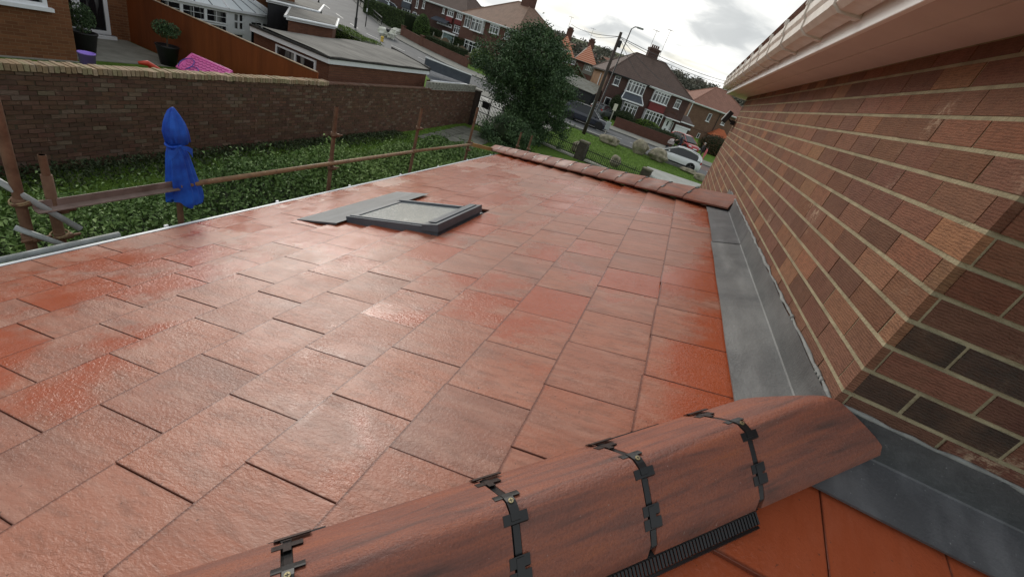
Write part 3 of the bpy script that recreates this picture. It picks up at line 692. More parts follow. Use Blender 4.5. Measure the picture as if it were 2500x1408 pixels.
def hip_clip(hip, t, sg=1, detail=True):
    mb = MB(); P = [p[0] for p in PR]
    band(mb, hip, t - .013, t + .013, -.118, .118, -.007, 22); band(mb, hip, t - .006, t + .003, -.118, .118, -.001, 22)              # seal strip in the joint
    for wc, wid, hw in ((.088, .007, .018), (.026, .006, .018), (-.020, .0075, .017), (-.074, .007, .014), (-.092, .007, .015)):
        band(mb, hip, t - hw, t + hw * .9, (wc - wid) * sg, (wc + wid) * sg, .0055, 3, .005)
    band(mb, hip, t - .006, t + .004, -.098 * sg, -.070 * sg, .007, 4); band(mb, hip, t - .0065, t + .0055, -.024 * sg, .030 * sg, .0075, 5, .006); band(mb, hip, t - .005, t + .004, .070 * sg, .105 * sg, .006, 4)
    if detail: band(mb, hip, t - .028, t + .014, .106 * sg, .119 * sg, .012, 3, .004)
    o = mb.build('tile_clip', BLACKP, ext)
    for a in (o,):
        bm = bmesh.new(); bm.from_mesh(a.data); bmesh.ops.recalc_face_normals(bm, faces=bm.faces); bm.to_mesh(a.data); bm.free()
    if detail:
        mb = MB(); c = hip.at(t, .008 * sg, PR[7][1] + .0085); z = hip.up; Mx = Matrix.Translation(c) @ z.to_track_quat('Z', 'Y').to_matrix().to_4x4()
        mb.lathe((0, 0, 0), [(.0040, -.002), (.0052, .0005), (.0048, .0016), (.002, .0018)], 14, 0, Mx)
        mb.box((-.0032, -.0006, .0015), (.0032, .0006, .0021), 1, None, Mx); mb.box((-.0006, -.0032, .0015), (.0006, .0032, .00212), 1, None, Mx)
        sc = mb.build('screw', [SCREW, BLACKM]); attach(sc, o)
NJ = [-.15, .232, .434, .628, .880, 1.10, 1.32]
for i in range(len(NJ) - 1):
    hip_tile(HIPN, NJ[i] + (0 if i == 0 else .0065), NJ[i + 1] - .0065, .004, ['top hip tile butting against the grey lead', None, None, None, None, None][i], [.18, .08, .14, .06, .2, .1][i])
for t in NJ[1:-1]: hip_clip(HIPN, t, -1)
t = -.045; k = 0
FJ = [-.06] + [.29 + .235 * i for i in range(14)] + [3.60]
for i in range(len(FJ) - 1):
    hip_tile(HIPF, FJ[i] + .003, FJ[i + 1] - .003, .006, None, .3 + .3 * rnd.random())
for t in FJ[1:-1]: hip_clip(HIPF, t, -1, t < 1.5)
# comb filler under both edges of the near hip tiles
def comb(hip, sd_, t0, t1, name='comb_filler'):
    mb = MB(); w0 = .112 * sd_; n_ = int((t1 - t0) / .0058)
    for i in range(n_):
        t = t0 + (t1 - t0) * i / n_; c = hip.at(t, w0 + .018 * sd_, -.002)
        mb.obox(c, hip.al * .0026, hip.wv * .015 * sd_ + Vector((0, 0, -.010)), Vector((0, 0, .0018)))
    a = hip.at(t0, w0 - .0 * sd_, .006); b = hip.at(t1, w0 - .0 * sd_, .006)
    if sd_ > 0 or hip is HIPF: mb.obox((a + b) / 2, (b - a) / 2, hip.wv * .014, Vector((0, 0, .008)))
    a = hip.at(t0, w0 + .036 * sd_, -.018); b = hip.at(t1, w0 + .036 * sd_, -.018); mb.obox((a + b) / 2, (b - a) / 2, hip.wv * .003, Vector((0, 0, .003)))
    mb.build(name, BLACKP, ext)
comb(HIPN, 1, .232, 1.25); comb(HIPN, -1, .26, .40, 'comb_filler'); comb(HIPN, -1, .83, .90, 'comb_filler')
comb(HIPF, -1, .1, 3.6)

# roof window
sw = root('roof_window', 'dark grey framed roof window with wet glass set in the tiles', 'skylight', RP(2.2, 2.75, 0))
FRM = mottled('window_frame_grey', (.11, .125, .145), (.08, .092, .11), 10, .38, .0004, 50)
S0, S1, A0, A1 = 1.87, 2.62, 2.40, 3.06
def rbox(mb, s0, s1, y0, y1, h0, h1, m=0, h0b=None, h1b=None):
    h0b = h0 if h0b is None else h0b; h1b = h1 if h1b is None else h1b
    v = [RP(s0, y0, h0), RP(s1, y0, h0b), RP(s1, y1, h0b), RP(s0, y1, h0), RP(s0, y0, h1), RP(s1, y0, h1b), RP(s1, y1, h1b), RP(s0, y1, h1)]
    mb.add(v, [(0, 1, 2, 3), (7, 6, 5, 4), (0, 4, 5, 1), (1, 5, 6, 2), (2, 6, 7, 3), (3, 7, 4, 0)], m)
mb = MB(); rbox(mb, S0, S1, A0, A0 + .045, .0, .070); rbox(mb, S0, S1, A1 - .045, A1, .0, .070); rbox(mb, S1 - .05, S1, A0 + .045, A1 - .045, .0, .066); rbox(mb, S0, S0 + .05, A0 + .045, A1 - .045, 0, .070)
rbox(mb, S0 + .13, S1 - .02, A0 + .016, A0 + .04, .070, .077); rbox(mb, S0 + .13, S1 - .02, A1 - .04, A1 - .016, .070, .077)
mb.build('frame', FRM, sw, bevel=.004)
mb = MB(); rbox(mb, S0 - .012, S0 + .115, A0 - .012, A1 + .012, .04, .096, 0, .04, .084); rbox(mb, S0 + .02, S0 + .08, A0 + .02, A1 - .02, .094, .101); mb.build('top_cover', FRM, sw, bevel=.006)
def glass_fn(nt, b):
    v = co(nt); a = noise(nt, v, 230, 2); g = noise(nt, v, 14, 6, .7, 1.0)
    setc(nt, b, mixc(nt, ramp(nt, g, [(.55, 0.0), (.64, 1.0)]), (.25, .27, .27), (.38, .40, .395))); bump(nt, b, a, .0005)  # pale tones paint the reflected sky into the glass colour
    nt.links.new(ramp(nt, a, [(.4, .10), (.65, .35)]), b.inputs['Roughness'])
mb = MB(); rbox(mb, S0 + .10, S1 - .055, A0 + .05, A1 - .045, .042, .060); mb.build('glass', mat('wet_glass', (.1, .1, .1), .15, 0, .8, glass_fn), sw)
mb = MB(); n_ = 14
for i in range(n_):
    y0 = 2.29 + i * 1.22 / n_; y1 = 2.29 + (i + 1) * 1.22 / n_; b0 = .008 * math.sin(i * 1.7); b1 = .008 * math.sin((i + 1) * 1.7)
    mb.add([RP(S1 - .01, y0, .045), RP(S1 - .01, y1, .045), RP(2.97 + b1 * .4, y1, .034), RP(2.97 + b0 * .4, y0, .034), RP(2.97 + b0 * .4, y0, .026), RP(2.97 + b1 * .4, y1, .026)], [(3, 2, 1, 0), (4, 5, 2, 3)], 0, (.55, .60, .66))
mb.add([RP(S1 - .01, 2.29, .045), RP(2.97, 2.29, .034), RP(2.97, 2.29, .024), RP(S1 - .01, 2.29, .03)], [(0, 1, 2, 3)], 0, (.55, .6, .66))
o = mb.build('lead_apron', LEAD, sw)
mb = MB(); rbox(mb, S0 + .02, S1 - .1, A1, A1 + .10, -.004, .012); rbox(mb, S0 - .12, S0, A0 - .03, A1 + .28, -.004, .009); mb.build('side_gutter', FRM, sw)

# ------------------------------------------------------------------ side garden: boundary wall, hedge, scaffold
PALO = [(.165, .090, .060), (.14, .074, .050), (.165, .085, .058), (.12, .066, .048), (.18, .10, .070), (.15, .073, .052), (.215, .15, .11), (.155, .078, .058)]
WA = Vector((-9.05, -3.0, 0)); WB = Vector((-10.32, 22.1, 0)); wd_ = (WB - WA).normalized(); wn = Vector((wd_.y, -wd_.x, 0))
def wpt(y): return WA + wd_ * ((y - WA.y) / wd_.y)
bw = root('boundary_wall', 'long old dark brick garden wall beyond the hedge with tan bricks laid along its top', 'wall', wpt(8))
S1w, S2w, S3w = 11.0 - WA.y, 17.3 - WA.y, (WB - WA).length
mb = MB(); mbm = MB()
for (a, b, zt_) in ((0, 11.0, 1.64), (11.0, 17.3, 1.66), (17.3, 22.1, 1.60)):
    O = wpt(max(a, WA.y) if a else WA.y); E_ = wpt(b); L = (E_ - O).length
    brick_face(mb, O, wd_, wn, L, 0, zt_, .225, .075, .012, PALO, jit=.007, depth=.05, off=rnd.randint(0, 1))
    mbm.obox((O + E_) / 2 - wn * .118 + Vector((0, 0, zt_ / 2 - .002)), wd_ * L / 2, wn * .11, (0, 0, zt_ / 2))
mb.build('wall', BRICKO, bw); mbm.build('mortar', MORTARO, bw)
mb = MB(); y = -3.0
while y < 11.0:
    c = wpt(y) - wn * .09 + Vector((0, 0, 1.64 + .055)); k = rnd.uniform(.8, 1.15); q = rnd.gauss(0, .007)
    mb.obox(c + Vector((0, 0, q)), wd_ * .0315, wn * .125, (0, rnd.gauss(0, .002), .052), 0, rnd.choice([(.42 * k, .31 * k, .21 * k), (.48 * k, .35 * k, .25 * k), (.35 * k, .24 * k, .15 * k), (.37 * k, .31 * k, .19 * k)])); y += .076
mb.build('coping', COPING, bw)
mb = MB(); y = 11.0
while y < 22.0:
    zt_ = 1.66 if y < 17.3 else 1.60
    mb.obox(wpt(y + .11) - wn * .1 + Vector((0, 0, zt_ + .02)), wd_ * .105, wn * .125, (0, 0, .02), 0, brick_tone(PALO)); y += .225
mb.build('coping', BRICKO, bw)
# pierced blocks on the far stretch
BLK = mottled('screen_block', (.42, .41, .36), (.30, .29, .25), 9, .9, .003, 50)
mb = MB(); y = 17.0
while y < 21.9:
    c = wpt(y + .15) - wn * .08 + Vector((0, 0, 1.64 + .16 - .0)); 
    for dx, dz_, w_, h_ in ((-.135, 0, .014, .15), (.135, 0, .014, .15), (0, .137, .122, .013), (0, -.137, .122, .013)):
        mb.obox(c + wd_ * dx + Vector((0, 0, dz_)), wd_ * w_, wn * .045, (0, 0, h_))
    for sg in (-1, 1): mb.obox(c, (wd_ * .12 + Vector((0, 0, .12 * sg))) * .95, wn * .04, (wd_ * -.011 * sg + Vector((0, 0, .011))))
    for k in range(4):
        t = k * math.pi / 2; mb.obox(c + wd_ * .065 * math.cos(t) + Vector((0, 0, .065 * math.sin(t))), wd_ * .02, wn * .04, (0, 0, .02))
    y += .30
o = mb.build('pierced_block', BLK, bw)
pier = root('gate_pier', 'dark square brick pier at the end of the old garden wall beside the iron gate', 'pier', WB + wd_ * .25)
mb = MB(); mb.obox(WB + wd_ * .26 - wn * .09 + Vector((0, 0, .85)), wd_ * .24, wn * .22, (0, 0, .85)); mb.build('shaft', brick_mat('pier_brick', (.06, .04, .032), (.045, .03, .026), (.06, .05, .04)), pier)
mb = MB(); mb.obox(WB + wd_ * .26 - wn * .09 + Vector((0, 0, 1.73)), wd_ * .27, wn * .25, (0, 0, .03)); mb.build('cap', STONEW, pier)

# laurel hedge
hr = root('hedge', 'leafy green laurel hedge between the scaffold rail and the old garden wall', 'hedge', (-4.9, 5, 0))
mb = MB()
def ht(x, y): return 1.42 + .10 * math.sin(y * 1.3 + x) + .07 * math.sin(x * 2.7 + y * .6) + .06 * math.sin(y * 3.1)
def hf(u, v):
    y = -3 + 14.8 * v; x = -3.62 - 2.7 * u; e = min(1, 4 * min(u, 1 - u) * 1.0) ** .5
    return Vector((x, y, .1 + (ht(x, y) - .28) * e))
mb.grid(hf, 14, 60); o = mb.build('branches', HEDGEC, hr, True)
n = 100000; u = rng.random(n) ** .85; v = rng.random(n); y = -3 + 15.2 * v; x = -3.45 - 3.0 * u
hh = 1.42 + .10 * np.sin(y * 1.3 + x) + .07 * np.sin(x * 2.7 + y * .6) + .06 * np.sin(y * 3.1); e = np.clip(4.5 * np.minimum(u, 1 - u), .25, 1) ** .5
z = hh * e - .30 * rng.random(n) ** 1.6 + .06; spr = (rng.random(n) < .16) & (np.sin(x * 7 + y * 3.3) + np.sin(y * 6.1 - x * 2) > .2); z = z + np.where(spr, rng.random(n) * .26, 0)
side = rng.random(n) < .16; z = np.where(side, rng.random(n) * hh * .9, z); x = np.where(side, np.where(rng.random(n) < .75, -3.42 - .15 * rng.random(n), -6.3 - .15 * rng.random(n)), x)
sz = np.where(y < 4.5, .062, .075)
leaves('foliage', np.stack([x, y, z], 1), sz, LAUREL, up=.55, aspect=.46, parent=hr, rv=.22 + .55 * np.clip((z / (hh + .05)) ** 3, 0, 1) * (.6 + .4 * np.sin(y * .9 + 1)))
# low weeds at the wall foot
n = 9000; y = rng.uniform(0, 15, n); x = np.array([wpt(q).x for q in y]) + .06 + rng.random(n) ** 2 * .7
o = leaves('ground_cover', np.stack([x, y, rng.random(n) * .22 * np.exp(-(x + 9.2) ** 2)], 1), .07, DULL, N0=np.array([0, 0, .8])); tag(o, 'dark weeds along the foot of the old garden wall', 'weeds', kind='stuff')

# scaffold: each standing tube, rail and coupler
XS = -3.15
def coupler(mb, p, r=.045):
    mb.tube([Vector(p) - Vector((0, 0, .024)), Vector(p) + Vector((0, 0, .024))], r - .004, 8); mb.obox(Vector(p) + Vector((.028, .024, 0)), (.014, 0, 0), (0, .026, 0), (0, 0, .014))
    mb.tube([Vector(p) + Vector((.03, -.05, .0)), Vector(p) + Vector((.03, .09, .0))], .008, 6)
def standard(label, y, ztop, x=XS, r=.0205, ring=(), lean=0, z0=0, cps=()):
    t = root('scaffold_pole', label, 'scaffold pole', (x, y, z0), 0, 'upright scaffold poles along the eaves')
    mb = MB(); top = Vector((x, y, ztop)); mb.tube([(x - lean, y, z0), top], r, 14, cap=False)
    mb.tube([top, top + Vector((0, 0, -.10))], r * .82, 14); mb.lathe(top - Vector((0, 0, .002)), [(r, 0), (r * .82, .002)], 14)
    mb.build('tube', RUST, t, True)
    for z in cps:
        mb = MB(); coupler(mb, (x, y, z), r + .014); mb.build('coupler', RUST, t, True)
    return t
zr = EYE - 1.59
standard('thick rusty scaffold pole leaning past the left edge of the photo', 1.27, EYE - .98, -3.17, .0255, cps=(zr + .02, EYE - 1.80))
tp = standard('shorter grey-brown scaffold pole with an open sleeve end, second from the left', 1.40, EYE - 1.30, XS, .019, cps=(zr - .05, EYE - 1.81))
mb = MB(); mb.tube([(XS, 1.40, EYE - 2.1), (XS, 1.40, EYE - 1.42)], .026, 14); mb.build('sleeve', RUST, tp, True)
standard('scaffold pole wearing the blue cloth', 2.13, EYE - 1.10, cps=())
standard('rusty scaffold pole next right of the blue cloth', 3.70, EYE - 1.02, cps=(zr, EYE - 1.30, zr - .06))
standard('rusty scaffold pole standing before the middle of the garden wall', 5.27, EYE - 1.03, cps=(zr, EYE - 1.29))
standard('rusty scaffold pole standing before the iron gate', 6.97, EYE - 1.01, cps=(zr, EYE - 1.72))
standard('left one of the close scaffold pair behind the far hip tiles', 9.45, EYE - 1.52, -3.12, cps=(EYE - 1.83,)); standard('right one of the close scaffold pair behind the far hip tiles', 9.45, EYE - 1.50, -2.86, cps=(EYE - 1.80,))
def rail(label, a, b, r, m, nm='scaffold_rail', hollow=True):
    mb = MB(); mb.tube([a, b], r, 14); d = (Vector(b) - Vector(a)).normalized()
    t = root(nm, label, 'scaffold rail', a); mb.build('tube', m, t, True)
    mb = MB(); mb.tube([Vector(b) - d * .03, Vector(b) + d * .0015], r * .82, 14); mb.build('bore', BLACKM, t); return t
rail('rusty handrail tube from the blue cloth to the fourth pole', (XS + .03, 2.12, zr), (XS + .03, 5.33, zr - .005), .0205, RUSTL)
rail('yellowish handrail tube from the middle pole to the pole before the gate', (XS + .03, 5.2, zr + .0), (XS + .03, 7.02, zr - .03), .020, RUSTL)
mb = MB(); a = Vector((XS, 7.0, zr - .03)); b = Vector((XS + .8, 9.2, zr - .30)); d = (b - a) / 2; mb.obox((a + b) / 2, d, (0.0, .0, .03), Vector((.012, -.004, 0)))
tag(mb.build('scaffold_board', mottled('yellow_timber', (.42, .25, .09), (.33, .19, .07), 6, .7), None), 'orange timber strip running down from the far pole to the hip end', 'board')
# angle section rail
a = Vector((XS + .02, 1.30, zr - .01)); b = Vector((XS + .02, 2.10, zr + .0)); mb = MB(); mb.obox((a + b) / 2 + Vector((0, 0, .014)), (b - a) / 2, (.003, 0, 0), (0, 0, .024)); mb.obox((a + b) / 2 + Vector((.022, 0, -.012)), (b - a) / 2, (.022, 0, -.004), (0, 0, .003))
tag(mb.build('angle_rail', mottled('rusty_angle', (.16, .11, .09), (.26, .19, .165), 9, .6), None), 'flat rusty angle rail left of the blue cloth', 'scaffold rail')
rail('pale galvanised tube crossing diagonally behind the two left poles', (XS - .08, 1.16, EYE - 1.38), (XS + .10, 1.46, EYE - 1.74), .0175, GALV, 'scaffold_brace')
rail('short grey tube low down crossing behind the leftmost pole', (XS - .02, 1.22, EYE - 1.72), (XS + .09, 1.38, EYE - 1.84), .0165, GALV, 'scaffold_brace')
rail('pale grey tube lying along the eaves at the left edge', (XS + .17, .55, EYE - 1.79), (XS + .17, 1.62, EYE - 1.79), .0175, GALV, 'scaffold_ledger')
mb = MB()
for z, x, y in ((EYE - 1.56, -3.17, 1.27), (EYE - 1.57, -3.17, 1.27), (EYE - 1.80, XS, 1.4), (EYE - 1.806, XS, 1.4)):
    mb.tube([(x + .043 * math.cos(t), y + .043 * math.sin(t), z + .01 * math.sin(t)) for t in np.linspace(0, 6.3, 14)], .0045, 6)
tag(mb.build('rope_lashing', mottled('rope', (.38, .28, .16), (.25, .18, .10), 40, .9), None, True), 'pale rope lashed round the two leftmost scaffold poles', 'rope')

# blue cloth tied round the pole
mb = MB(); cx, cy = XS, 2.13
HT = [(EYE - 1.035, .008, 0, 0), (EYE - 1.055, .026, 0, -.004), (EYE - 1.09, .045, .004, -.004), (EYE - 1.14, .064, .006, -.002), (EYE - 1.20, .076, .006, .004), (EYE - 1.268, .072, .01, .014), (EYE - 1.282, .044, .0, .0), (EYE - 1.297, .036, 0, 0), (EYE - 1.31, .050, 0, 0), (EYE - 1.36, .066, .0, .01), (EYE - 1.45, .078, .0, .02), (EYE - 1.55, .090, .0, .03), (EYE - 1.64, .102, .0, .045), (EYE - 1.70, .104, .0, .05), (EYE - 1.745, .10, .0, .045)]
nk = 64; vs = []
for i, (z, r, ox, oy) in enumerate(HT):
    for k in range(nk):
        t = 2 * math.pi * k / nk; q = i / len(HT)
        fold = 1 + (.10 + .30 * sstep(q, .5, .9)) * (abs(math.sin(3.5 * t + 1.3 + .6 * q)) - .5) + (.05 + .08 * q) * math.sin(13 * t + 2 * q)
        if i <= 5: fold = 1 + .10 * math.sin(2 * t + .4) + .26 * (.5 - abs(math.sin(3.5 * t + .8 + .12 * i))) + .07 * math.sin(11 * t + i)
        zz_ = z - (.022 * math.sin(3 * t + 2) + .03 * math.sin(t) if i >= 13 else 0) - (.012 * math.sin(5 * t) if i == 5 else 0)
        vs.append((cx + ox + r * .58 * fold * math.cos(t), cy + oy + r * 1.02 * fold * math.sin(t), zz_))
mb.add(vs, [(i * nk + k, i * nk + (k + 1) % nk, (i + 1) * nk + (k + 1) % nk, (i + 1) * nk + k) for i in range(len(HT) - 1) for k in range(nk)] + [tuple(range(nk))[::-1]])
bc = root('blue_cloth', 'bright blue cloth bag pulled over a scaffold pole and tied round its middle', 'cloth', (cx, cy, EYE - 1.75))
mb.build('cloth', BLUE, bc, True)
mb = MB(); mb.tube([(cx + .036 * math.cos(t), cy + .06 * math.sin(t), EYE - 1.293 + .008 * math.sin(2 * t)) for t in np.linspace(0, 6.3, 20)], .010, 8)
for s_ in (-1, 1):
    mb.grid(lambda u, v: Vector((cx + .045 + .03 * math.sin(u * 3), cy + s_ * (.01 + .075 * u), EYE - 1.30 - .035 * u + (v - .5) * (.02 + .05 * u) + .01 * math.sin(5 * u))), 6, 3)
mb.build('tie', BLUE, bc, True)

# ------------------------------------------------------------------ neighbour's house, patio, conservatory, garages
PZ = .5
def solidbox(mb, x0, x1, y0, y1, z0, z1, m=0): mb.box((x0, y0, z0), (x1, y1, z1), m)
mb = MB(); mb.box((-17.85, 7.66, .30), (-14.95, 10.72, PZ + .02)); mb.box((-22, -6, .2), (-14.6, 7.66, .52)); struct(mb.build('patio', mottled('patio_concrete', (.30, .29, .25), (.20, .195, .165), 2.0, .9, .004, 20)))
mb = MB(); mb.box((-14.95, 7.66, .30), (-14.8, 10.72, .46)); struct(mb.build('patio_step', mottled('step_concrete', (.10, .095, .08), (.15, .145, .12), 2.0, .9, .004, 20)))
nb = root('neighbour_house', 'orange-brown brick house at the top left with a white patio door', 'house', (-19, 5, PZ))
mb = MB(); mb.box((-22, -8, PZ - .3), (-14.70, 7.66, 5.6)); mb.box((-22, 7.66, PZ - .3), (-17.8, 11.9, 5.6)); mb.box((-22, 11.9, PZ - .3), (-19.2, 19, 5.6)); mb.build('wall', H_NB, nb)
mb = MB(); mb.poly([(-14.3, -8.4, 5.6), (-14.3, 8, 5.6), (-22.3, 8, 5.6), (-22.3, -8.4, 5.6)], .12); mb.build('roof', RF_DARK, nb)
def wframe(lp, name, u0, u1, z0, z1, cols=2, transom=None, t=.06, proj=0, sill=True, y0=0.0, frame=WHITE, glass=DKGLASS, depth=.05, parent=None, mull=.045):
    """window on the facade y=y0 of a Local building, facing -y; frame with a pane as its child"""
    mb = MB(); yf = y0 - depth - proj
    mb.box((u0, yf, z0), (u0 + t, y0 + .02, z1)); mb.box((u1 - t, yf, z0), (u1, y0 + .02, z1)); mb.box((u0 + t, yf, z1 - t), (u1 - t, y0 + .02, z1)); mb.box((u0 + t, yf, z0), (u1 - t, y0 + .02, z0 + t))
    W_ = (u1 - u0 - 2 * t)
    for i in range(1, cols): c = u0 + t + W_ * i / cols; mb.box((c - mull, yf - .004, z0 + t), (c + mull, y0 + .0, z1 - t))
    if transom: zt_ = z1 - (z1 - z0) * transom; mb.box((u0 + t, yf - .002, zt_ - .03), (u1 - t, y0, zt_ + .03))
    if sill: mb.box((u0 - .08, yf - .07, z0 - .08), (u1 + .08, y0, z0))
    fr = lp.part(name, mb, frame, parent)
    mb = MB(); mb.box((u0 + t * .5, y0 - depth * .45 - proj, z0 + t * .5), (u1 - t * .5, y0 - .003, z1 - t * .5)); lp.part('pane', mb, glass, fr); return fr
class Facing(Local):      # wrapper to put windows on a wall facing +x at x=xw, u = y
    def __init__(s, r, xw): s.r = r; s.M = Matrix.Translation((xw, 0, 0)) @ Matrix.Rotation(R(90), 4, 'Z')
    def part(s, name, mb, mats, parent=None, smooth=False, bevel=0, label=None):
        mb.v = [tuple(s.M @ Vector(v)) for v in mb.v]; o = mb.build(name, mats, parent or s.r, smooth, bevel)
        if label: o['label'] = label
        return o
fc = Facing(nb, -14.70)
wframe(fc, 'window', 5.5, 7.22, 1.68, 2.9, 2, None, .08)
fc = Facing(nb, -17.80)
wframe(fc, 'patio_door', 8.6, 10.26, PZ + .12, 2.75, 2, None, .11, mull=.10)
mb = MB(); mb.box((-17.8, 8.55, PZ), (-17.6, 10.33, PZ + .12)); mb.build('door_step', WHITE, nb)
# conservatory
cs = root('conservatory', 'white conservatory with a pale glazed roof behind the orange fence', 'conservatory', (-19, 14.5, .1))
P0, P1, P2, P3 = Vector((-17.85, 11.7, 0)), Vector((-17.95, 14.45, 0)), Vector((-18.75, 17.6, 0)), Vector((-21, 18.2, 0))
def face(lp_root, a, b, name, build):
    d = (b - a); L = d.length; d.normalize(); M_ = Matrix(((d.x, d.y, 0, a.x), (d.y, -d.x, 0, a.y), (0, 0, 1, 0), (0, 0, 0, 1)))
    M_ = Matrix(((d.x, -d.y, 0, a.x), (d.y, d.x, 0, a.y), (0, 0, 1, 0), (0, 0, 0, 1)))
    f = Facing(lp_root, 0); f.M = M_; build(f, L); return f
ZCE = 2.08
def cA(f, L):
    for i in range(3): fr = wframe(f, 'window', i * L / 3, (i + 1) * L / 3, .75, 1.50, 1, None, .05, sill=False); 
    for i in range(3):
        fr = wframe(f, 'top_light', i * L / 3, (i + 1) * L / 3, 1.52, ZCE - .08, 1, None, .055, sill=False, depth=.06)
        mb = MB(); a = i * L / 3; b = a + L / 3; mb.box(((a + b) / 2 - .008, -.045, 1.57), ((a + b) / 2 + .008, -.03, ZCE - .13)); mb.box((a + .05, -.046, 1.76), (b - .05, -.031, 1.775)); f.part('glazing_bar', mb, WHITE, fr)
def cB(f, L):
    mb = MB(); mb.box((0, -.06, 0.1), (.32, .02, ZCE - .05)); mb.box((.95, -.06, .1), (1.32, .02, ZCE - .05)); mb.box((.32, -.06, 1.25), (.95, .02, 1.38)); mb.box((2.9, -.05, .1), (L, .02, ZCE - .05)); mb.box((1.32, -.05, 1.8), (L, .02, ZCE - .05)); f.part('panel', mb, WHITE)
    wframe(f, 'door_window', .34, .93, 1.38, 2.0, 2, .5, .05, sill=False); wframe(f, 'window', .36, .92, .3, 1.25, 1, None, .04, sill=False); wframe(f, 'window', 1.36, 2.9, .3, 1.8, 2, None, .05, sill=False)
face(cs, P0, P1, 'front', cA); face(cs, P1, P2, 'side', cB)
ap = Vector((-20.6, 15.0, 3.35)); ap0 = Vector((-20.6, 11.7, 3.35))
PCR = mottled('conservatory_roof', (.80, .86, .88), (.70, .77, .80), 1.5, .25, .0006, 8)
mb = MB(); e = Vector((.12, 0, 0)); z = Vector((0, 0, ZCE + .04))
mb.add([P0 + z + e, P1 + z + e, ap, ap0], [(0, 1, 2, 3)]); mb.add([P1 + z + e, P2 + z + e, ap], [(0, 1, 2)]); mb.add([P2 + z, P3 + z, ap], [(0, 1, 2)])
mb.build('roof', [PCR], cs)
mb = MB()
for a, b, r in ((P1, ap, .045), (P2, ap, .045)): mb.tube([a + z + e, b + Vector((0, 0, .02))], r, 6)
mb.tube([ap, ap0], .05, 6)
mb.build('ridge_bar', WHITE, cs)
mb = MB()
for k in (1, 2, 3): q = P1 + (P2 - P1) * k / 4; mb.tube([q + z + e + Vector((0, 0, .01)), ap + Vector((0, 0, .01))], .022, 5)
for k in (1, 2, 3): q = P0 + (P1 - P0) * k / 4; mb.tube([q + z + e + Vector((0, 0, .01)), ap0 + (ap - ap0) * k / 4 + Vector((0, 0, .01))], .022, 5)
mb.build('glazing_bar', mottled('grey_bar', (.25, .27, .29), (.2, .22, .24), 5, .5), cs)
mb = MB()
for a, b in ((P0, P1), (P1, P2), (P2, P3)):
    d = (b - a) / 2; n_ = Vector((d.y, -d.x, 0)).normalized(); mb.obox((a + b) / 2 + n_ * .09 + Vector((0, 0, ZCE)), d, n_ * .06, (0, 0, .045)); mb.obox((a + b) / 2 + n_ * .02 + Vector((0, 0, ZCE - .06)), d, n_ * .05, (0, 0, .04))
mb.build('gutter', WHITE, cs)
# orange stained fence
fn = root('garden_fence', 'solid orange-stained timber fence running from the house to the garden wall', 'fence', (-13.8, 10.8, PZ))
mb = MB(); x = -17.75
while x < -10.02:
    zt_ = 2.08 - .022 * (x + 17.8); mb.box((x, 10.8 + .006 * rnd.random(), .25), (x + .148, 10.83, zt_)); x += .15
mb.build('boards', WOODM, fn)
mb = MB()
for i in range(16):
    x = -17.75 + i * .483; f_ = lambda x: 2.08 - .022 * (x + 17.8)
    mb.add([(x, 10.785, f_(x)), (x + .483, 10.785, f_(x + .5)), (x + .5, 10.85, f_(x + .5)), (x, 10.85, f_(x)), (x, 10.785, f_(x) + .022), (x + .5, 10.785, f_(x + .5) + .022), (x + .5, 10.85, f_(x + .5) + .022), (x, 10.85, f_(x) + .022)], [(0, 3, 2, 1), (4, 5, 6, 7), (0, 1, 5, 4), (2, 3, 7, 6), (1, 2, 6, 5), (3, 0, 4, 7)])
mb.build('capping', mottled('pale_capping', (.50, .38, .27), (.38, .27, .18), 6, .8), fn)
# potted bay trees
def pot_tree(lab, x, y, fr, fz, tall, seed):
    r = root('potted_tree', lab, 'potted tree', (x, y, PZ + .02), 0, 'two potted ball trees on the patio')
    mb = MB(); mb.lathe((x, y, PZ + .02), [(.20, 0), (.29, .50), (.31, .53), (.31, .56), (.27, .56), (.26, .50)], 20); mb.build('pot', mat('black_pot', (.012, .012, .013), .5), r, True)
    mb = MB(); mb.tube([(x, y, PZ + .5), (x + .02, y, PZ + .9), (x - .01, y, fz)], [.022, .018, .014], 8); mb.build('trunk', mottled('pale_bark', (.24, .20, .15), (.15, .12, .09), 20, .9), r, True)
    P = shell_pts((x, y, fz), (fr, fr, fr * tall), 1500, .75); leaves('foliage', P, .065, HOLLY, parent=r)
pot_tree('taller potted tree beside the white patio door', -15.55, 8.32, .30, 1.42, 1.25, 1)
pot_tree('rounder potted ball tree standing against the orange fence', -15.12, 10.2, .36, 1.52, .68, 2)
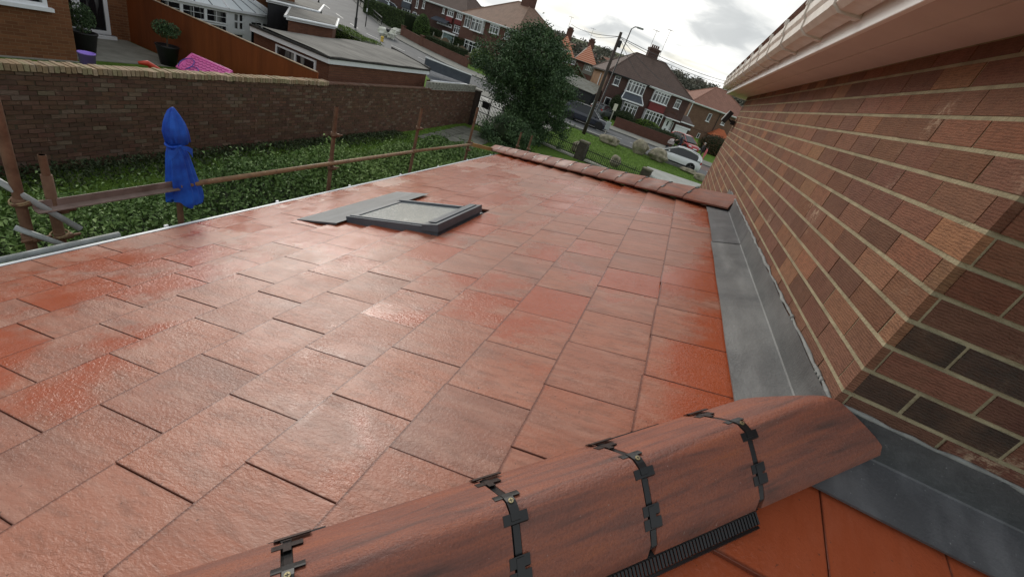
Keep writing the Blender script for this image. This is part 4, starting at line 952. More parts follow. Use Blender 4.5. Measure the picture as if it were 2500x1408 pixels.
# pink toy panel, hoop, purple bucket, red toy
pk = root('pink_panel', 'pink plastic panel with a scale pattern leaning behind the garden wall', 'toy panel', (-12.6, 9.3, .5))
A = Vector((-13.32, 9.66, 1.30)); B_ = Vector((-11.85, 9.72, 1.28)); D = Vector((.20, -.62, -.36)); nn_ = D.cross(B_ - A).normalized()
mb = MB(); mb.obox((A + B_ + D) / 2, (B_ - A) / 2, D / 2, nn_ * .03); 
ux = (B_ - A).normalized(); ud = D.normalized(); W_ = (B_ - A).length; Hh = D.length
for sgn in (-1, 1): mb.obox((A + B_ + D) / 2 + ux * sgn * (W_ / 2 - .04) + nn_ * .03, ux * .045, D / 2, nn_ * .02)
mb.obox((A + B_) / 2 + ud * .045 + nn_ * .03, ux * W_ / 2, ud * .045, nn_ * .02)
mb.build('panel', PINK, pk, bevel=.02)
mb = MB()
for r_ in range(6):
    for c_ in range(9):
        c = A + ux * (.16 + (c_ + .5 * (r_ % 2)) * .135) + ud * (.13 + r_ * .105) + nn_ * .037
        mb.tube([c + ux * .066 * math.cos(t) + ud * .05 * math.sin(t) for t in np.linspace(0, math.pi, 7)], .006, 5)
mb.build('scale_pattern', mat('dark_pink', (.38, .03, .20), .5), pk)
mb = MB(); mb.tube([A + ux * (.22 + .20 * math.cos(t)) + ud * (.5 + .25 * math.sin(t)) + nn_ * (.07) for t in np.linspace(2.2, 7.2, 22)], .010, 7)
mb.tube([A + ux * (.55 + .18 * math.cos(t)) + ud * (.68 + .2 * math.sin(t)) + nn_ * (.07) for t in np.linspace(3.2, 6.6, 16)], .010, 7)
tag(mb.build('rope', mat('blue_rope', (.06, .06, .35), .6), None, True), 'thin blue rope looped over the pink plastic panel', 'rope')
c = hz((214, 150), .95); mb = MB(); mb.lathe((c.x, c.y, PZ - .05), [(.11, 0), (.155, .66), (.165, .66), (.165, .69), (.15, .69), (.14, .60)], 18); tag(mb.build('bucket', PURP, None, True), 'small purple bucket showing over the wall below the patio door', 'bucket')
c = hx((366, 161), -11.2); mb = MB(); mb.tube([c + Vector((-.05, -.20, .03)), c + Vector((0, -.05, .05)), c + Vector((.05, .12, -.05)), c + Vector((.1, .3, -.15))], [.03, .06, .06, .03], 10); mb.tube([(c.x, c.y, PZ), c], .03, 6); tag(mb.build('toy', REDP, None, True), 'small red plastic toy left of the pink panel, just over the wall', 'toy')

# garage with felt roof
gr = root('garage', 'flat felt-roofed brick garage with white fascia behind the garden wall', 'garage', (-12.2, 14.5, .3))
G = [Vector((-10.42, 11.75, 0)), Vector((-10.80, 17.9, 0)), Vector((-14.6, 20.6, 0)), Vector((-13.72, 12.0, 0))]; ZG = 2.14
mb = MB(); mb.add([p + Vector((0, 0, .1)) for p in G] + [p + Vector((0, 0, ZG)) for p in G], [(0, 1, 5, 4), (1, 2, 6, 5), (2, 3, 7, 6), (3, 0, 4, 7)]); mb.build('wall', H_NBR, gr)
ctr = (G[0] + G[1] + G[2] + G[3]) / 4
def off(p, k): d = (p - ctr).normalized(); return p + d * k
mb = MB(); A4 = [off(p, .10) for p in G]
def roofz(u, v):
    p = A4[0].lerp(A4[1], u).lerp(A4[3].lerp(A4[2], u), v); return p + Vector((0, 0, ZG + .17 + .05 * math.sin(u * 7 + v * 3) * v + .012 * math.sin(u * 19 + v * 9) + .10 * v * (1 - v)))
mb.grid(roofz, 24, 16); o = mb.build('roof', FELT, gr, True)
for (a, b), m_, dd in (((0, 1), WHITE, .13), ((0, 3), WHITE, .13)):
    mb = MB(); p, q = A4[a], A4[b]; d = (q - p) / 2; n_ = Vector((d.y, -d.x, 0)).normalized(); n_ = n_ if (p + n_ - ctr).length > (p - ctr).length else -n_
    mb.obox((p + q) / 2 + n_ * .012 + Vector((0, 0, ZG + .03)), d * 1.002, n_ * .012, (0, 0, .07)); mb.build('fascia', m_, gr)
    mb = MB(); mb.obox((p + q) / 2 + n_ * .022 + Vector((0, 0, ZG + .135)), d * 1.004, n_ * .03, (0, 0, .035)); mb.build('felt_edge', FELTD, gr)
mb = MB(); p, q = A4[1], A4[2]; d = (q - p) / 2; mb.obox((p + q) / 2 + Vector((0, 0, ZG + .14)), d, (.03, .04, 0), (0, 0, .10)); mb.build('felt_edge', FELTD, gr)
def gw(f, L): 
    wframe(f, 'window', 1.05, 2.78, 1.60, 2.02, 2, None, .05, sill=True, mull=.03)
face(gr, G[3], G[0], 'front', gw)
# brick annex pieces behind
def flat_box(name, lab, pts, z0, zt_, wm_, fz=.14):
    r = root(name, lab, 'outbuilding', (pts[0][0], pts[0][1], z0)); Q = [Vector((*p, 0)) for p in pts]; c_ = sum(Q, Vector()) / len(Q); n_ = len(Q)
    mb = MB(); mb.add([p + Vector((0, 0, z0)) for p in Q] + [p + Vector((0, 0, zt_)) for p in Q], [(i, (i + 1) % n_, (i + 1) % n_ + n_, i + n_) for i in range(n_)]); mb.build('wall', wm_, r)
    Q2 = [p + (p - c_).normalized() * .16 for p in Q]; mb = MB(); mb.poly([p + Vector((0, 0, zt_ + .12)) for p in Q2], .06); mb.build('roof', FELT, r)
    mb = MB()
    for i in range(n_):
        p, q = Q2[i], Q2[(i + 1) % n_]; d = (q - p) / 2; w_ = Vector((d.y, -d.x, 0)).normalized(); mb.obox((p + q) / 2 + Vector((0, 0, zt_ + .03)), d, w_ * .02, (0, 0, fz / 2)); mb.tube([p + w_ * .06 + Vector((0, 0, zt_ + .06)), q + w_ * .06 + Vector((0, 0, zt_ + .06))], .045, 6)
    mb.build('fascia', WHITE, r); return r
flat_box('annex', 'small brick outbuilding with white gutter just behind the felt garage roof', [(-14.4, 14.0), (-14.85, 16.75), (-18.4, 21.0), (-17.6, 17.4)], .2, 2.62, H_NBR)
flat_box('annex', 'dark flat-roofed outbuilding with white gutter behind the smaller brick one', [(-17.9, 16.3), (-18.6, 19.8), (-24, 26.0), (-23.5, 21.8)], .2, 2.72, mottled('dark_clad', (.05, .05, .055), (.035, .035, .04), 3, .6))
# car port
cp = root('carport', 'ribbed grey carport roof with white gutter and dark back board next to the garage', 'carport', (-12, 19.4, .3))
mb = MB(); a0, a1 = Vector((-10.45, 17.75, 1.93)), Vector((-10.55, 21.35, 1.93)); b0, b1 = Vector((-13.0, 20.6, 2.06)), Vector((-12.9, 24.6, 2.06))
nr = 34
for i in range(nr * 2):
    u0, u1 = i / nr / 2, (i + 1) / nr / 2; h0, h1 = (.0, .028) if i % 2 == 0 else (.028, .0)
    mb.quad(a0.lerp(a1, u0) + Vector((0, 0, h0)), a0.lerp(a1, u1) + Vector((0, 0, h1)), b0.lerp(b1, u1) + Vector((0, 0, h1)), b0.lerp(b1, u0) + Vector((0, 0, h0)))
mb.build('ribbed_roof', mottled('ribbed_sheet', (.17, .18, .20), (.11, .12, .135), 3, .85, spec=.1), cp)
mb = MB(); mb.obox((a0 + a1) / 2 + Vector((.06, 0, -.02)), (a1 - a0) / 2, (.06, 0, 0), (0, 0, .05)); mb.build('gutter', WHITE, cp)
mb = MB(); q0, q1 = Vector((-11.0, 17.3, 2.4)), Vector((-13.2, 24.4, 2.4))
q0 = hz((1040, 141), 2.62); q1 = hz((1150, 184), 2.42); d = (q1 - q0) / 2; w_ = Vector((d.y, -d.x, 0)).normalized()
mb.obox((q0 + q1) / 2 - Vector((0, 0, .22)), d, w_ * .04, (0, 0, .21)); mb.build('back_board', SLATE, cp)
mb = MB(); mb.obox((q0 + q1) / 2 + Vector((0, 0, .01)), d, w_ * .07, (0, 0, .025)); mb.build('capping', WHITE, cp)
mb = MB(); mb.box((-10.75, 17.95, .1), (-10.52, 21.4, 1.89)); mb.build('wall', H_RED, cp)

# clipped hedge in front of the neighbour's, bright on top
hedge_box('hedge', 'clipped hedge with bright yellow-green top behind the garage roof', [(-15.5, 20.4), (-18.5, 22.0), (-23.6, 24.6)], 1.1, .4, 2.3, 15000, .07, BOX, .04)

# iron gate at the end of the path
gt = root('iron_gate', 'black iron double gate with a dark notice plate at the end of the side path', 'gate', (-9.6, 22.1, 0))
g0 = Vector((-10.28, 22.55, .06)); g1 = Vector((-8.55, 22.05, .06)); gd = (g1 - g0).normalized(); gl_ = (g1 - g0).length
mb = MB(); k = 0
for i in range(19):
    c = g0 + gd * gl_ * i / 18; mb.tube([c, c + Vector((0, 0, 1.42 + .05 * math.cos(i / 18 * 6.28 * 2)))], .014, 6)
mb.build('bars', BLACKM, gt)
mb = MB()
for z in (.05, .72, 1.22):
    for a, b in ((0, .49), (.51, 1)): p = g0 + gd * gl_ * a; q = g0 + gd * gl_ * b; mb.obox((p + q) / 2 + Vector((0, 0, z)), (q - p) / 2, (0, .006, 0), (0, 0, .018))
for a in (0, .49, .51, 1): p = g0 + gd * gl_ * a; mb.obox(p + Vector((0, 0, .7)), gd * .018, (0, .018, 0), (0, 0, .72))
mb.build('gate_frame', BLACKM, gt)
mb = MB(); p = g0 + gd * gl_ * .34 + Vector((0, -.03, 1.14)); mb.obox(p, gd * .25, (.0, .008, 0), (0, 0, .17)); mb.build('notice_plate', BLACKM, gt)
mb = MB(); mb.box((-17, 22.9, .0), (-8.2, 36.5, .04)); struct(mb.build('driveway', mottled('driveway_concrete', (.46, .45, .42), (.38, .37, .34), 1.2, .85)))

# evergreen (holly) tree beside the gate
tr = root('holly_tree', 'dense dark evergreen tree between the iron gate and the road', 'tree', (-8.6, 24.6, 0))
mb = MB(); mb.tube([(-8.6, 24.6, -.1), (-8.6, 24.5, 1.2), (-8.5, 24.6, 2.6), (-8.5, 24.6, 4.6)], [.16, .13, .10, .03], 10)
for k in range(16):
    a = k * 2.4; z = 1.0 + .24 * k; l = 1.9 * (1 - k / 26); b = Vector((-8.55, 24.55, z)); e_ = b + Vector((l * math.cos(a), l * math.sin(a), .7)); mb.tube([b, b.lerp(e_, .5) + Vector((0, 0, .12)), e_], [.05, .03, .01], 6)
mb.build('trunk', BARK, tr, True)
def tree_crown(c, prof_, n, size, m, parent, cl=.42, per=70, name='crown', up=.4, lean=0):
    """leaf clumps spread through a crown; prof_ = list of (z, radius)"""
    zs = np.array([p[0] for p in prof_]); rs = np.array([p[1] for p in prof_]); k = n // per; C = []
    while len(C) < k:
        z = rng.uniform(zs[0], zs[-1]); r = np.interp(z, zs, rs)
        if rng.random() > (r / rs.max()) ** 1.4 + .1: continue
        t = rng.uniform(0, 6.283); q = rng.random() ** .38; lob = 1 + .18 * math.sin(3 * t + z) + .15 * math.sin(7 * t + 2.3 * z) + (.22 if rng.random() < .12 else 0)
        C.append((c[0] + r * q * lob * math.cos(t), c[1] + r * q * lob * math.sin(t), z, r * lob * (1 - q)))
    C = np.array(C); C[:, 0] += lean * np.clip(1 - C[:, 2] / 2.6, 0, 1); P = np.repeat(C[:, :3], per, 0) + rng.normal(size=(k * per, 3)) * cl * np.array([.5, .5, .38]) * np.repeat(rng.uniform(.5, 1.2, k), per)[:, None]
    rv = np.repeat(rng.uniform(.15, .8, k), per) + .25 * (P[:, 2] - np.repeat(C[:, 2], per)) / cl
    return leaves(name, P, size, m, up=up, parent=parent, rv=rv)
tree_crown((-8.6, 24.5), [(.2, 1.0), (.8, 1.45), (1.6, 1.8), (2.5, 2.35), (3.3, 2.55), (4.2, 2.1), (4.9, 1.4), (5.5, .35)], 56000, .13, HOLLY, tr, lean=1.5)
b_ = root('shrub', 'dark rounded shrub at the foot of the evergreen tree by the path', 'shrub', (-7.6, 20.6, 0))
tree_crown((-7.6, 20.8), [(.05, 1.2), (.6, 1.35), (1.0, .9), (1.3, .3)], 9000, .10, HOLLY, b_, .3, 60, 'foliage')
mb = MB(); lump(mb, (-7.6, 20.8, .5), (.9, .9, .55), 0, 7); mb.build('branches', HEDGEC, b_, True)

# ------------------------------------------------------------------ front garden wall with railings, verge boulders
fL = Vector((-8.2, 25.2, 0)); fd = Vector((8.2, -.9, 0)); fd.normalize(); fnv = Vector((fd.y, -fd.x, 0))
def fp(u, z=0, o=0): return fL + fd * u + Vector((0, 0, z)) + fnv * o
fw = root('garden_wall', 'low dark stone wall with pale coping and black railings behind the far hip tiles', 'wall', fp(3))
mb = MB(); mb.obox(fp(1.5, -.25), fd * 1.95, fnv * .16, (0, 0, .27)); mb.obox(fp(5.7, -.2), fd * 1.6, fnv * .16, (0, 0, .27)); mb.build('wall', STONEW, fw)
mb = MB(); mb.obox(fp(1.5, .055), fd * 1.95, fnv * .20, (0, 0, .04)); mb.obox(fp(5.7, .105), fd * 1.6, fnv * .20, (0, 0, .04)); mb.build('coping', CONC, fw)
for ua, ub, z0 in ((.4, 3.42, .09), (4.05, 7.2, .14)):
    mb = MB(); k = int((ub - ua) / .105)
    for i in range(k + 1):
        u = ua + (ub - ua) * i / k; zt_ = .70 + (.06 if i % 9 else .10); mb.tube([fp(u, z0), fp(u, zt_)], .014 if i % 9 else .02, 5)
    for z in (z0 + .07, .62): mb.obox(fp((ua + ub) / 2, z), fd * (ub - ua) / 2, fnv * .008, (0, 0, .018))
    mb.build('railing', BLACKM, fw)
def stone_pier(lab, u, zt_, w_=.24):
    r = root('stone_pier', lab, 'pier', fp(u), 0, 'stone piers of the front railings'); mb = MB(); mb.obox(fp(u, zt_ / 2 - .35), fd * w_, fnv * w_, (0, 0, zt_ / 2 + .30)); mb.build('shaft', STONEW, r)
    mb = MB(); mb.obox(fp(u, zt_ - .02), fd * (w_ + .03), fnv * (w_ + .03), (0, 0, .05)); mb.build('cap', STONE, r, bevel=.02)
stone_pier('left square stone pier in the middle of the black railings', 3.74, 1.0); stone_pier('right square stone pier at the end of the black railings', 7.5, .92)
# pale concrete ramp and white gate right of the pier
mb = MB(); mb.poly([(-.9, 26.2, .80), (-.5, 24.2, .62), (1.6, 25.4, .62), (2.4, 27.4, .80)], .55); tag(mb.build('ramp', mottled('pale_ramp', (.42, .42, .39), (.33, .33, .30), 1.4, .85)), 'pale concrete ramp beside the right stone pier', 'ramp')
wg = root('white_gate', 'small white barred gate in front of the pale ramp', 'gate', (-.3, 23.8, 0)); mb = MB()
for i in range(9): c = fp(7.85 + i * .10, .1); mb.tube([c, c + Vector((0, 0, .62))], .012, 5)
mb.build('bars', WHITE, wg); mb = MB()
for z in (.18, .68): mb.obox(fp(8.25, z), fd * .45, fnv * .012, (0, 0, .02))
mb.build('gate_frame', WHITE, wg)
def boulder(lab, x, y, rx, ry, rz_, seed):
    rx *= .84; rz_ *= .9
    rr = random.Random(seed); mb = MB(); n_ = 9; ph = [rr.uniform(0, 6) for _ in range(8)]
    def f(u, v):
        th = 2 * math.pi * u; p = math.pi * v - math.pi / 2; k = 1 + .13 * math.sin(2 * th + ph[0]) + .10 * math.sin(4 * th + ph[1] + 2 * p) + .09 * math.sin(5 * p + ph[2] + th * 0) * math.cos(p) + .06 * math.sin(9 * th + ph[3]) * math.cos(p) + .05 * math.sin(7 * p + 3 * math.sin(th) + ph[4]) * math.cos(p)
        k = 1 + (k - 1) * math.cos(p) ** .5 if math.cos(p) > 0 else 1
        sq = (abs(math.cos(th)) ** 3 + abs(math.sin(th)) ** 3) ** (-1 / 3) * .9
        return Vector((x + rx * k * sq * math.cos(p) ** .7 * math.cos(th), y + ry * k * sq * math.cos(p) ** .7 * math.sin(th), gz(x, y) + rz_ * .55 + rz_ * .62 * math.sin(p) * (1 + .1 * math.sin(th + ph[5])))) if math.cos(p) > 1e-6 else Vector((x, y, gz(x, y) + rz_ * .55 + rz_ * .62 * math.sin(p)))
    mb.grid(f, 28, 14); tag(mb.build('boulder', BOULD, None, False), lab, 'boulder', 'boulders on the verge')
boulder('flat grey boulder on the verge beside the pale sign post', -4.75, 36.0, .95, .6, .62, 1)
boulder('tall pointed boulder on the verge left of the white car', -2.35, 37.0, .75, .55, 1.05, 2)
boulder('broad boulder hiding the nose of the white car', -.85, 36.9, .85, .6, .92, 3)
boulder('low pale boulder in front of the white car doors', 1.75, 37.2, .75, .4, .34, 4)
boulder('boulder seen through the railings left of the left stone pier', -5.1, 26.6, .5, .4, .60, 5)
boulder('pale boulder behind the railings between the two stone piers', -2.75, 27.0, .42, .32, .62, 6)
boulder('boulder at the right edge of the verge against the brick house', 2.6, 35.2, .5, .4, .5, 7)

# ------------------------------------------------------------------ houses across the road
def hip_roof(lp, x0, x1, y0, y1, z, rise, m, ins=None, oh=.35, parent=None, name='roof', ridge=True):
    x0 -= oh; x1 += oh; y0 -= oh; y1 += oh; hd = (y1 - y0) / 2; i = hd if ins is None else ins
    i = min(i, (x1 - x0) / 2 - .05); ym = (y0 + y1) / 2; mb = MB()
    a, b, c, d = (x0, y0, z), (x1, y0, z), (x1, y1, z), (x0, y1, z); e, f = (x0 + i, ym, z + rise), (x1 - i, ym, z + rise)
    mb.add([a, b, f, e], [(0, 1, 2, 3)]); mb.add([c, d, e, f], [(0, 1, 2, 3)]); mb.add([b, c, f], [(0, 1, 2)]); mb.add([d, a, e], [(0, 1, 2)]); mb.add([a, b, c, d], [(3, 2, 1, 0)])
    o = lp.part(name, mb, m, parent)
    if ridge:
        mb = MB()
        for p, q in ((a, e), (b, f), (c, f), (d, e), (e, f)): mb.tube([p, q], .09, 6)
        lp.part('ridge_tiles', mb, m, o)
    return o, (Vector(e), Vector(f))
def eaves(lp, x0, x1, y0, z, m=WHITE, oh=.35, ends=None):
    mb = MB(); mb.box((x0 - oh, y0 - oh - .02, z - .14), (x1 + oh, y0 - oh + .02, z + .02)); mb.tube([(x0 - oh, y0 - oh - .08, z), (x1 + oh, y0 - oh - .08, z)], .06, 6)
    if ends is not None: mb.box((x0 - oh - .02, y0 - oh, z - .14), (x0 - oh + .02, ends + oh, z + .02))
    lp.part('gutter', mb, m)
def chimney(lp, x, y, z0, z1, w_=.55, d_=.4, pots=2, m=None, aerial=0, parent=None):
    mb = MB(); mb.box((x - w_, y - d_, z0), (x + w_, y + d_, z1 - .25)); mb.box((x - w_ - .07, y - d_ - .07, z1 - .25), (x + w_ + .07, y + d_ + .07, z1)); ch = lp.part('chimney', mb, m or H_BROWN, parent)
    mb = MB()
    for i in range(pots): mb.lathe((x - w_ * .6 + i * w_ * 1.2 / max(1, pots - 1), y, z1), [(.13, 0), (.11, .35), (.14, .38)], 8)
    lp.part('chimney_pots', mb, H_RED, ch)
    for k in range(aerial):
        mb = MB(); ax = x + w_ * (1 if k else -1) + k * .3; h = 2.6 if k else 2.0
        mb.tube([(ax, y, z1 - .8), (ax + .05, y, z1 + h)], .025, 5); mb.tube([(ax - .5, y, z1 + h - .1), (ax + .5, y + .1, z1 + h - .1)], .02, 4)
        for q in range(6): mb.tube([(ax - .4 + q * .16, y - .28, z1 + h - .1), (ax - .4 + q * .16, y + .28, z1 + h - .1)], .015, 4)
        lp.part('aerial', mb, BLACKM)
def bay(lp, u0, u1, z0, z1, cols, m_body=None, zb=None, transom=.27, proj=.45, parent=None):
    """square bay window: frame across the front with side lights"""
    fr = wframe(lp, 'bay_window', u0, u1, z0, z1, cols, transom, .07, proj, True, 0.0, depth=.04, mull=.05)
    mb = MB()
    for x in (u0 - .02, u1 - .05): mb.box((x, -proj, z0), (x + .07, 0, z0 + .08)); mb.box((x, -proj, z1 - .08), (x + .07, 0, z1)); mb.box((x, -proj * .5 - .03, z0), (x + .07, -proj * .5 + .03, z1))
    mb.box((u0 - .05, -proj - .1, z1), (u1 + .05, 0, z1 + .06)); lp.part('bay_side', mb, WHITE, fr)
    return fr
def plainbox(lp, name, lo, hi, m, parent=None): mb = MB(); mb.box(lo, hi); return lp.part(name, mb, m, parent)

ang = lambda a, b: math.atan2(b[1] - a[1], b[0] - a[0])
# centre semi
L_, R_ = (-11.1, 60.0), (-.7, 65.0); rz = ang(L_, R_); BZ = .30
H = Local('semi_detached_house', 'brown brick semi-detached pair with dark hipped roof and slate bay canopy behind the lamp post', 'house', (*L_, 0), rz)
W = 11.54
plainbox(H, 'wall', (0, 0, BZ - .6), (W, 8.2, 5.15), H_BROWN)
plainbox(H, 'side_wall', (-.012, .35, BZ - .6), (-.002, 8.1, 5.1), H_TAN); 
rf, (re, rg) = hip_roof(H, 0, W, 0, 8.2, 5.15, 3.15, RF_DARK, 4.0)
eaves(H, W * .5, W, 0, 5.15); eaves(H, 0, W * .5 - .4, 0, 5.15, BLACKM, ends=8.2)
chimney(H, 5.9, 4.6, 7.6, 9.45, .7, .45, 4, H_BROWN, 2)
wframe(H, 'window', .91, 1.68, 3.95, 5.0, 1, .35); wframe(H, 'window', 9.7, 10.45, 3.75, 4.8, 1, .35)
bay(H, 2.7, 5.05, 3.76, 5.05, 5, proj=.35); bay(H, 6.4, 8.6, 3.66, 4.92, 5, proj=.35)
mb = MB(); mb.add([(2.7, -.35, 3.66), (5.05, -.35, 3.66), (5.4, -1.0, 2.85), (2.35, -1.0, 2.85), (2.7, 0, 3.66), (5.05, 0, 3.66), (5.4, 0, 2.85), (2.35, 0, 2.85)], [(3, 2, 1, 0), (0, 4, 7, 3), (1, 2, 6, 5), (2, 3, 7, 6)]); cnp = H.part('bay_canopy', mb, SLATE)
mb = MB(); mb.box((2.3, -1.06, 2.70), (5.45, -.95, 2.87)); mb.tube([(2.7, -.36, 3.66), (2.33, -1.02, 2.84)], .06, 6); mb.tube([(5.05, -.36, 3.66), (5.42, -1.02, 2.84)], .06, 6); H.part('canopy_trim', mb, WHITE, cnp)
bay(H, 3.0, 4.95, .92, 2.5, 4, proj=.8); plainbox(H, 'bay_base', (3.0, -.8, BZ - .4), (4.95, 0, .84), H_BROWN)
plainbox(H, 'bay_panel', (6.4, -.37, 2.64), (8.65, 0, 3.58), PAINT_RED); bay(H, 6.2, 8.65, .9, 2.52, 5, proj=.75); plainbox(H, 'bay_base', (6.2, -.75, BZ - .4), (8.65, 0, .82), H_BROWN)
def door(lp, u0, u1, z0, z1, m, light=True, lab=None):
    mb = MB(); mb.box((u0 - .07, -.05, z0), (u0, .02, z1 + .07)); mb.box((u1, -.05, z0), (u1 + .07, .02, z1 + .07)); mb.box((u0, -.05, z1), (u1, .02, z1 + .07)); mb.box((u0, -.03, z0), (u1, .01, z1)) if m is WHITE else None
    f = lp.part('door', mb, WHITE)
    if m is not WHITE: plainbox(lp, 'door_leaf', (u0, -.03, z0), (u1, .0, z1), m, f)
    c = (u0 + u1) / 2; mb = MB(); mb.box((c - .1, -.045, z0 + 1.1), (c + .1, -.031, z0 + 1.7)); lp.part('door_light', mb, DKGLASS, f)
    mb = MB(); mb.box((c - .1, -.045, z0 + .55), (c + .1, -.031, z0 + .75)); lp.part('letterbox', mb, BLACKM, f); return f
door(H, 9.5, 10.32, BZ + .05, 2.2, WHITE); wframe(H, 'side_light', 10.45, 10.75, .95, 2.1, 1, None, .05)
door(H, .75, 1.4, BZ + .1, 2.3, BLACKM); wframe(H, 'side_light', 1.55, 1.95, .9, 2.3, 1, None, .07)
plainbox(H, 'porch_canopy', (9.1, -.8, 2.35), (11.15, 0, 2.47), WHITE)
mb = MB(); 
for r_ in (1.0, .86): mb.tube([(9.9 + r_ * math.cos(t), -.01, 2.4 + r_ * .85 * math.sin(t)) for t in np.linspace(0, math.pi, 13)], .03, 5)
H.part('brick_arch', mb, H_RED)
# its garage
plainbox(H, 'garage_wall', (W, -.15, BZ - .5), (13.2, 6, 2.45), H_BROWN); mb = MB(); mb.add([(W, -.35, 2.5), (13.4, -.35, 2.5), (13.4, 2.2, 3.3), (W, 2.2, 3.3)], [(0, 1, 2, 3)]); mb.box((W, -.3, 2.44), (13.35, 6, 2.5)); H.part('garage_roof', mb, RF_DARK)
mb = MB(); mb.box((W - .1, -.4, 2.42), (13.4, -.3, 2.56)); H.part('garage_gutter', mb, WHITE); plainbox(H, 'garage_door', (11.05, -.2, BZ), (12.9, -.16, 1.78), WHITE); plainbox(H, 'garage_lintel', (11.0, -.26, 1.80), (13.2, -.16, 2.02), WHITE)
mb = MB(); mb.tube([(-.1, 3.2, 4.7), (-.1, 3.2, 3.2), (-.1, 2.9, 3.1)], .07, 6); H.part('waste_pipe', mb, WHITE)

# right house (behind our wall)
L3, R3 = (-.5, 79), (9.0, 83.5); rz3 = ang(L3, R3); B3 = .35
K = Local('brick_house', 'buff-brown brick house with a pink roof and orange porch, right of the white garage door', 'house', (*L3, 0), rz3)
plainbox(K, 'wall', (0, 0, B3 - 1), (11.5, 9, 5.3), brick_mat('buff_brick', (.22, .125, .085), (.16, .09, .065), (.2, .15, .11)))
hip_roof(K, 0, 11.5, 0, 9, 5.3, 3.2, RF_PINK, 5.2); eaves(K, 0, 11.5, 0, 5.3)
wframe(K, 'window', 3.43, 4.02, 3.4, 4.6, 1); wframe(K, 'window', 6.1, 6.7, 3.62, 4.5, 1); wframe(K, 'window', 3.25, 3.68, .6, 1.4, 1); wframe(K, 'window', 4.95, 6.4, .12, 1.55, 2)
mb = MB(); mb.tube([(.15, -.1, 5.2), (.15, -.1, 2.7)], .07, 6); K.part('downpipe', mb, WHITE); mb = MB(); mb.tube([(5.3, -.06, 5.2), (5.3, -.06, 2.2)], .05, 6); K.part('downpipe', mb, BLACKM)
mb = MB(); mb.box((0, -.02, 1.72), (7, .0, 1.80)); K.part('string_course', mb, H_BROWN)
mb = MB(); mb.add([(4.7, -1.3, 1.75), (8.2, -1.3, 1.75), (8.2, 0, 1.75), (4.7, 0, 1.75), (6.2, 0, 3.0), (7.2, -.1, 3.0)], [(0, 1, 5, 4), (1, 2, 5), (0, 4, 3), (3, 2, 1, 0)]); K.part('porch_roof', mb, RF_ORANGE)
mb = MB(); mb.box((6.5, -1.2, -.4), (6.7, -1.0, 1.75)); K.part('porch_post', mb, WHITE); wframe(K, 'porch_window', 6.9, 8.1, .1, 1.6, 2)

# pale-roofed corner block, left of the tree
C1 = Vector((-24.9, 61.1, 0)); Lf = (-35.05, 64.8); rz1 = ang(Lf, (C1.x, C1.y)); B1 = 1.0
Q = Local('corner_house', 'large brick house with a steep tan hipped roof rising behind the evergreen tree', 'house', (*Lf, 0), rz1)
plainbox(Q, 'wall', (0, 0, B1 - 1.5), (10.8, 12, 6.05), H_RED); rf, _ = hip_roof(Q, 0, 10.8, 0, 12, 6.05, 3.8, RF_TAN, 4.6, .4); eaves(Q, 0, 10.8, 0, 6.05, WHITE, .4)
mb = MB(); mb.box((11.2, -.4, 5.9), (11.24, 12.4, 6.07)); mb.tube([(11.3, -.4, 6.05), (11.3, 12.4, 6.05)], .06, 6); Q.part('gutter', mb, WHITE)
chimney(Q, 6.2, 6.0, 8.9, 11.4, .8, .7, 3, H_RED)
wframe(Q, 'window', .68, 1.85, 4.5, 6.0, 2, .3); bay(Q, 2.65, 4.85, 4.4, 5.85, 3, proj=.5); bay(Q, 6.1, 7.8, 4.85, 5.85, 3, proj=.2); wframe(Q, 'window', 8.9, 9.9, 4.7, 5.8, 2, .3)
bay(Q, 2.4, 5.0, 1.25, 3.0, 3, proj=.7); plainbox(Q, 'bay_base', (2.4, -.7, -.2), (5.0, 0, 1.2), H_RED)
fq = Local.__new__(Local); fq.r = Q.r
plainbox(Q, 'porch', (-.9, -.3, B1), (.3, 1.0, 2.6), WHITE)

# terrace further left
L2, R2 = (-54.2, 69.3), (-36.6, 67.7); rz2 = ang(L2, R2); B2 = 1.7
T = Local('terrace_house', 'brown brick house with two maroon-panelled bays, left of the tan-roofed corner house', 'house', (-44.2, 68.39, 0), rz2)
o2 = 10.04
def tw(lp, nm, a, b, z0, z1, c, tr=.3, **k): return wframe(lp, nm, a, b, z0, z1, c, tr, .08, **k)
plainbox(T, 'wall', (.0, 0, B2 - 1.5), (8.1, 9, 6.15), H_BROWN); hip_roof(T, 0, 8.1, 0, 9, 6.15, 3.3, RF_DARK, 4.0); eaves(T, 0, 8.1, 0, 6.15)
tw(T, 'window', 6.6, 7.65, 5.15, 6.02, 3); tw(T, 'window', 4.85, 6.0, 5.15, 6.02, 3); tw(T, 'window', 3.95, 4.3, 5.2, 6.05, 1)
plainbox(T, 'bay_panel', (6.55, -.3, 4.42), (7.75, 0, 5.06), PAINT_RED); plainbox(T, 'bay_panel', (4.9, -.3, 4.30), (6.1, 0, 5.06), PAINT_RED)
tw(T, 'window', 6.55, 7.8, 3.3, 4.3, 3); tw(T, 'window', 3.4, 6.1, 3.75, 4.15, 5, None)
mb = MB(); mb.add([(2.9, -1.2, 4.1), (5.8, -1.2, 4.1), (5.8, 0, 4.6), (2.9, 0, 4.6)], [(0, 1, 2, 3)]); mb.box((2.9, -1.2, 3.95), (5.8, -1.15, 4.1)); T.part('porch_canopy', mb, SLATE)
tw(T, 'window', .1, .5, 4.95, 5.95, 1)
